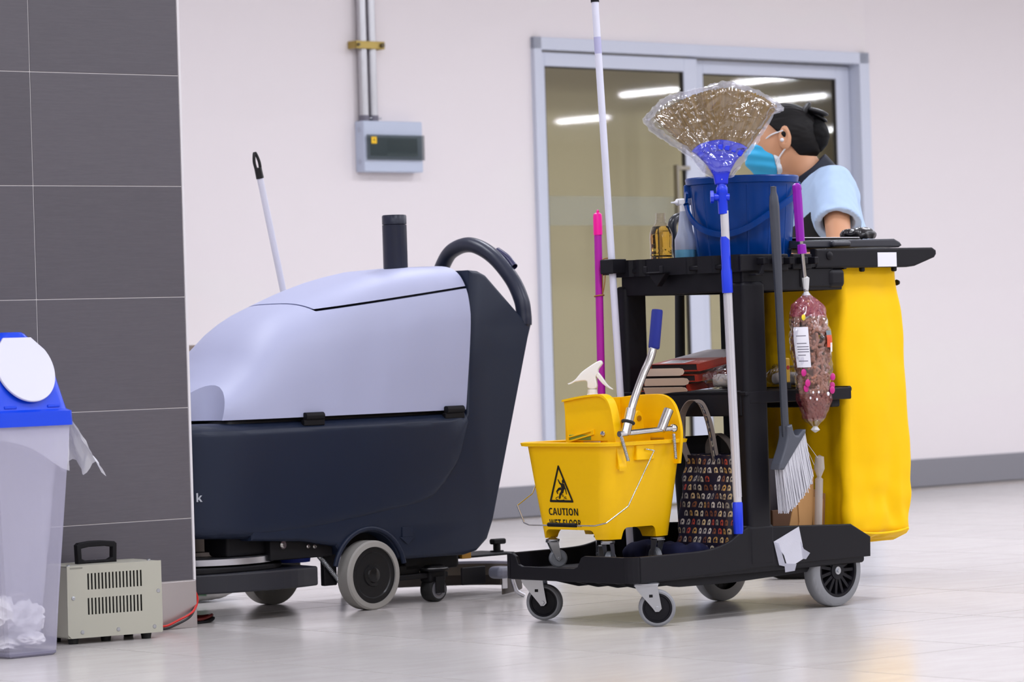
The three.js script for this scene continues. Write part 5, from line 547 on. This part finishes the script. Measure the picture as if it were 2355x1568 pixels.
{
  const t = thing('navy_cloth', 'crumpled navy blue cloth on the cart deck', 'cloth', FK, [0.32, 0.151, -0.2]); part('cloth', snet((x, y, z) => sbox(x, y, z, [0.31, 0.165, -0.24], [0.036, 0.042, 0.16], 0.03) + 0.016 * noise(x * 20, y * 22, z * 20), [0.24, 0.151, -0.47], [0.4, 0.25, -0.01], 0.008), M.navyCloth, t);
  const b = thing('black_crate', 'black plastic tub standing behind the tote bag', 'tub', FK, [0.62, 0.151, -0.36]); part('tub', [loft([ringY(rrect(0.655, -0.37, 0.085, 0.095, 0.03, 48), 0.152), ringY(rrect(0.655, -0.37, 0.1, 0.105, 0.03, 48), 0.5), ringY(rrect(0.655, -0.37, 0.095, 0.1, 0.03, 48), 0.5), ringY(rrect(0.655, -0.37, 0.08, 0.09, 0.03, 48), 0.16)], { crease: 0.5 })], M.blackSoft, b);
  const env = (name, lab, cat, m, pts, z0, z1, extra) => { const q = thing(name, lab, cat, FK, [pts.reduce((s, p) => s + p[0], 0) / pts.length, 0.151, (z0 + z1) / 2]); part('sheet', extr(pts, z0, z1, Math.min(0.003, (z1 - z0) / 3)), m, q); if (extra) extra(q); };
  env('padded_envelope', 'brown padded envelope leaning behind the white bristles', 'envelope', M.kraft, [[0.6, 0.152], [0.705, 0.152], [0.722, 0.3], [0.728, 0.4], [0.7, 0.405], [0.65, 0.34], [0.615, 0.24]], -0.06, -0.044, q => part('fold', extr([[0.62, 0.155], [0.655, 0.25], [0.65, 0.335], [0.66, 0.345], [0.672, 0.25], [0.64, 0.155]], -0.0445, -0.041, 0.001), M.kraft, q));
  env('brown_carton_sheet', 'folded brown cardboard beside the clear tube', 'cardboard', M.kraftDark, [[0.735, 0.152], [0.785, 0.152], [0.8, 0.325], [0.738, 0.345]], -0.075, -0.068, q => part('layer', extr([[0.735, 0.152], [0.77, 0.152], [0.783, 0.31], [0.735, 0.32]], -0.067, -0.062, 0.001), M.kraft, q));
  env('dark_folder', 'dark purple-black folder standing behind the grey broom', 'folder', mat(0x2a2531, 0.5), [[0.548, 0.152], [0.72, 0.152], [0.735, 0.43], [0.552, 0.44]], -0.1, -0.09, q => part('paper_corner', extr([[0.7, 0.43], [0.735, 0.425], [0.732, 0.37]], -0.0895, -0.0885, 0.0002), M.paper, q, 'white paper corner'));
  env('brown_bag_sheet', 'dark brown paper bag low behind the broom bristles', 'paper bag', mat(0x5a3a22, 0.8), [[0.548, 0.152], [0.6, 0.152], [0.63, 0.29], [0.548, 0.29]], -0.055, -0.045);
  const tb = thing('clear_tube', 'tall crinkled clear plastic tube beside brown envelope', 'tube', FK, [0.73, 0.152, -0.03]); part('tube', lathe([0.722, 0.152, -0.035], [0.742, 0.43, -0.035], [[0, 0], [0, 0.011], [0.22, 0.012], [0.225, 0.006], [0.25, 0.016], [0.285, 0.013], [0.29, 0]], 12), film(0xd4ccc6, 0.15, 0.6), tb);
}

// ---------------------------------------------------------------- the cleaner behind the cart
{
  const FPn = frame([1.03, 0, -11.4], 0), t = thing('person', 'person in light blue shirt, black apron and blue face mask', 'person', FPn); const skin = mat(0xd39c78, 0.5, { sheen: 0.2 });
  const SL = [0.03, 1.258, 0.12], EL = [0.025, 1.045, 0.3], WL = [-0.085, 1.05, 0.53], SR = [0.02, 1.275, -0.15], ER = [0.03, 1.02, -0.22], WR = [-0.06, 0.82, -0.2];
  const chest = (x, y, z, g = 0) => smin(ell(x, y, z, [0.01, 1.17, 0], [0.1 + g, 0.165 + g, 0.165 + g]), smin(ell(x, y, z, [0.045, 0.98, 0], [0.105 + g, 0.17 + g, 0.14 + g]), ell(x, y, z, [0.05, 0.88, 0], [0.115 + g, 0.12 + g, 0.16 + g]), 0.08), 0.08);
  const neck = (x, y, z) => capS(x, y, z, [0.005, 1.24, 0], [-0.085, 1.385, 0], 0.062, 0.052), skull = (x, y, z, g = 0) => ell(x, y, z, [-0.115, 1.448, 0], [0.1 + g, 0.092 + g, 0.077 + g]), jaw = (x, y, z, g = 0) => ell(x, y, z, [-0.158, 1.385, 0], [0.066 + g, 0.072 + g, 0.056 + g]);
  const legs = (x, y, z, g) => { let d = 9; for (const s of [-1, 1]) d = Math.min(d, smin(capS(x, y, z, [0.04, 0.86, s * 0.085], [-0.03, 0.48, s * 0.09], 0.085 + g, 0.056 + g), capS(x, y, z, [-0.03, 0.48, s * 0.09], [-0.035, 0.08, s * 0.09], 0.056 + g, 0.038 + g), 0.03)); return d; };
  const arms = (x, y, z) => Math.min(smin(capS(x, y, z, SL, EL, 0.047, 0.037), capS(x, y, z, EL, WL, 0.037, 0.026), 0.02), smin(capS(x, y, z, SR, ER, 0.047, 0.037), capS(x, y, z, ER, WR, 0.037, 0.026), 0.02));
  const head = (x, y, z) => { let d = smin(skull(x, y, z), jaw(x, y, z), 0.05); d = smin(d, ell(x, y, z, [-0.222, 1.405, 0], [0.016, 0.02, 0.014]), 0.02); d = smin(d, neck(x, y, z), 0.03); for (const s of [-1, 1]) { d = smin(d, Math.max(ell(x, y, z, [-0.122, 1.436, s * 0.081], [0.023, 0.041, 0.013]), -ell(x, y, z, [-0.128, 1.44, s * 0.094], [0.013, 0.026, 0.008])), 0.006); } return d; };
  const hand = (x, y, z, W, pc, ks, ts, th) => { let d = smin(ell(x, y, z, pc, [0.034, 0.018, 0.036]), capS(x, y, z, W, pc, 0.026, 0.024), 0.03); ks.forEach((k, i) => { const m = ts[i][0], e = ts[i][1], r = [0.0095, 0.01, 0.0095, 0.0085][i]; d = smin(d, Math.min(capS(x, y, z, pc, k, 0.012, r), capS(x, y, z, k, m, r, r * 0.95), capS(x, y, z, m, e, r * 0.95, r * 0.8)), 0.006); }); return smin(d, Math.min(capS(x, y, z, th[0], th[1], 0.013, 0.011), capS(x, y, z, th[1], th[2], 0.011, 0.009)), 0.008); };
  const al = V(0.743, 0, -0.669), ac = V(0.669, 0, 0.743), R0 = V(-0.13, 1.05, 0.6), A = (a, c, y) => [R0.x + al.x * a + ac.x * c, R0.y + y, R0.z + al.z * a + ac.z * c]; const offs = [-0.03, -0.01, 0.01, 0.029];
  const hl = snet((x, y, z) => hand(x, y, z, WL, A(0, -0.02, 0.012), offs.map(o => A(o, 0.022, 0.016)), offs.map((o, i) => [A(o, 0.045, 0.008), A(o, 0.055, -0.018 - 0.004 * (i % 2))]), [A(-0.03, -0.03, 0.005), A(-0.055, -0.005, 0), A(-0.06, 0.02, -0.008)]), [-0.26, 0.98, 0.48], [0.0, 1.12, 0.72], 0.004);
  const hr = snet((x, y, z) => hand(x, y, z, WR, [-0.065, 0.765, -0.195], [-0.09, -0.072, -0.054, -0.038].map(q => [q, 0.73, -0.195]), [-0.094, -0.074, -0.053, -0.035].map((q, i) => [[q - 0.006, 0.7, -0.19], [q - 0.006, 0.678 + (i === 3 ? 0.01 : 0), -0.18]]), [[-0.09, 0.775, -0.185], [-0.115, 0.75, -0.175], [-0.12, 0.725, -0.168]]), [-0.16, 0.64, -0.27], [0.0, 0.86, -0.13], 0.004);
  const bodyG = snet((x, y, z) => { let d = smin(chest(x, y, z, -0.02), neck(x, y, z), 0.05); d = smin(d, arms(x, y, z), 0.03); return smin(d, legs(x, y, z, -0.015), 0.04); }, [-0.3, 0.02, -0.32], [0.24, 1.36, 0.62], 0.0125);
  const headG = snet(head, [-0.27, 1.28, -0.12], [0.05, 1.58, 0.12], 0.005);
  const body = part('body', [bodyG, headG, hl, hr], skin, t, 'bare neck, face and forearm');
  for (const s of [-1, 1]) { const e = part('eye', new THREE.SphereGeometry(0.011, 14, 10).translate(-0.198, 1.447, s * 0.036), mat(0x1b1412, 0.3), body); part('eyebrow', tube([[-0.21, 1.468, s * 0.022], [-0.2, 1.473, s * 0.042], [-0.182, 1.468, s * 0.055]], 0.0035, 14, 6), mat(0x1a1412, 0.7), body); }
  // hair, bun, bow
  const hairM = mat(0x0a0708, 0.6, { specularIntensity: 0.5 }), hs = (x, y, z) => -((x + 0.2) * 0.145 + (y - 1.512) * 0.135) / 0.198;
  part('hair', snet((x, y, z) => smin(Math.max(skull(x, y, z, 0.012 + 0.0015 * noise(x * 20, y * 90, z * 90)), hs(x, y, z)), Math.max(ell(x, y, z, [-0.055, 1.42, 0], [0.062, 0.06, 0.066]), 1.365 - y), 0.02), [-0.25, 1.34, -0.11], [0.05, 1.58, 0.11], 0.005), hairM, t, 'black hair tied back');
  part('hair_bun', snet((x, y, z) => ell(x, y, z, [-0.018, 1.443, 0.0], [0.048, 0.058, 0.06]) + 0.003 * noise(x * 40, y * 60, z * 30), [-0.09, 1.37, -0.08], [0.06, 1.52, 0.08], 0.005), mat(0x070608, 0.7, { specularIntensity: 0.4 }), t, 'black netted bun');
  { const lobe = (c, r, rz) => { const g = new THREE.SphereGeometry(1, 24, 16).scale(...r).rotateZ(rz); return g.translate(...c); }; part('hair_bow', [lobe([-0.05, 1.522, 0.01], [0.036, 0.013, 0.034], 1.0), lobe([-0.012, 1.52, 0.015], [0.042, 0.011, 0.034], -0.3), lobe([-0.005, 1.505, 0.0], [0.036, 0.009, 0.03], -0.55), lobe([-0.028, 1.502, 0.005], [0.014, 0.012, 0.018], 0)], mat(0x0c0c11, 0.5), t, 'black fabric bow'); }
  part('earbud', new THREE.SphereGeometry(0.0065, 14, 10).translate(-0.133, 1.427, 0.092), M.white, t, 'white earbud');
  // mask
  const mk = (x, y, z, g) => ell(x, y, z, [-0.172, 1.374, 0], [0.078 + g, 0.066 + g, 0.066 + g]) + 0.0022 * Math.sin(y * 190 + x * 30); const mask = part('face_mask', snet((x, y, z) => Math.max(mk(x, y, z, 0), x + 0.158 + (y - 1.37) * 0.25), [-0.27, 1.29, -0.09], [-0.1, 1.46, 0.09], 0.0045), mat(0x35aee0, 0.75), t, 'light blue surgical mask');
  part('mask_edge', snet((x, y, z) => Math.max(mk(x, y, z, 0.001), Math.abs(x + 0.149 + (y - 1.37) * 0.25) - 0.0095), [-0.27, 1.29, -0.09], [-0.1, 1.46, 0.09], 0.0045), mat(0xdfe8f0, 0.8), mask, 'white mask edge'); for (const s of [-1, 1]) part('ear_loop', [tube([[-0.19, 1.428, s * 0.052], [-0.165, 1.446, s * 0.075], [-0.128, 1.458, s * 0.088]], 0.0028, 20, 8), tube([[-0.15, 1.352, s * 0.062], [-0.14, 1.375, s * 0.07], [-0.122, 1.4, s * 0.083]], 0.0028, 20, 8)], M.white, mask);
  // clothes
  const dirL = V(...EL).sub(V(...SL)).normalize(), cut = (x, y, z, S, d, L) => (x - S[0]) * d.x + (y - S[1]) * d.y + (z - S[2]) * d.z - L; const dirR = V(...ER).sub(V(...SR)).normalize();
  const along = (S, d, q) => [S[0] + d.x * q, S[1] + d.y * q, S[2] + d.z * q];
  const fold = (x, y, z) => 0.004 * noise(x * 18, y * 12, z * 18) + 0.0025 * noise(x * 40, y * 26, z * 40);
  const sleeve = (x, y, z, S, d) => Math.max(capS(x, y, z, along(S, d, -0.02), along(S, d, 0.19), 0.066, 0.08), cut(x, y, z, S, d, 0.15)), hole = (x, y, z, S, d) => capS(x, y, z, along(S, d, 0.085), along(S, d, 0.3), 0.04, 0.092);
  part('shirt', snet((x, y, z) => { let d = smin(chest(x, y, z, 0.014), Math.min(sleeve(x, y, z, SL, dirL), sleeve(x, y, z, SR, dirR)), 0.03); d = smin(d, ell(x, y, z, [0.025, 1.25, 0], [0.08, 0.055, 0.15]), 0.05); d = Math.max(d, -hole(x, y, z, SL, dirL), -hole(x, y, z, SR, dirR), -capS(x, y, z, [0.0, 1.25, 0], [-0.1, 1.42, 0], 0.06, 0.075), 0.9 - y); return d + fold(x, y, z); }, [-0.2, 0.86, -0.36], [0.24, 1.4, 0.4], 0.008), mat(0xb9d2f2, 0.8, { sheen: 0.2 }), t, 'light blue short-sleeved shirt');
  part('collar', snet((x, y, z) => { const a = -(x - 0.0) * 0.55 + (y - 1.27) * 0.835, c = capS(x, y, z, [0.02, 1.235, 0], [-0.08, 1.385, 0], 0.094, 0.07); return Math.max(c, -capS(x, y, z, [0.02, 1.235, 0], [-0.08, 1.385, 0], 0.08, 0.058), 0.012 - a, a - 0.075 - 0.02 * smooth(-0.05, 0.06, x)); }, [-0.16, 1.18, -0.12], [0.12, 1.44, 0.12], 0.005), mat(0x0d1428, 0.7), t, 'navy collar');
  part('apron', snet((x, y, z) => Math.max(chest(x, y, z, 0.021), y - 1.21 - (x + 0.03) * 0.9, 0.62 - y, x - 0.09), [-0.2, 0.6, -0.26], [0.14, 1.32, 0.26], 0.009), mat(0x0a090c, 0.8), t, 'black apron');
  part('trousers', snet((x, y, z) => Math.max(smin(legs(x, y, z, 0.012), ell(x, y, z, [0.05, 0.88, 0], [0.13, 0.12, 0.172]), 0.05), y - 0.92, 0.06 - y) + fold(x, y, z), [-0.16, 0.04, -0.28], [0.24, 1.0, 0.28], 0.011), mat(0x14141c, 0.85), t, 'dark trousers');
  for (const s of [-1, 1]) part('shoe', snet((x, y, z) => Math.max(smin(ell(x, y, z, [-0.1, 0.035, s * 0.09], [0.13, 0.045, 0.045]), ell(x, y, z, [-0.035, 0.06, s * 0.09], [0.06, 0.05, 0.042]), 0.03), -y + 0.001), [-0.26, -0.004, s * 0.09 - 0.07], [0.06, 0.13, s * 0.09 + 0.07], 0.007), M.blackSoft, t, 'black shoe');
}
renderer.render(scene, camera);
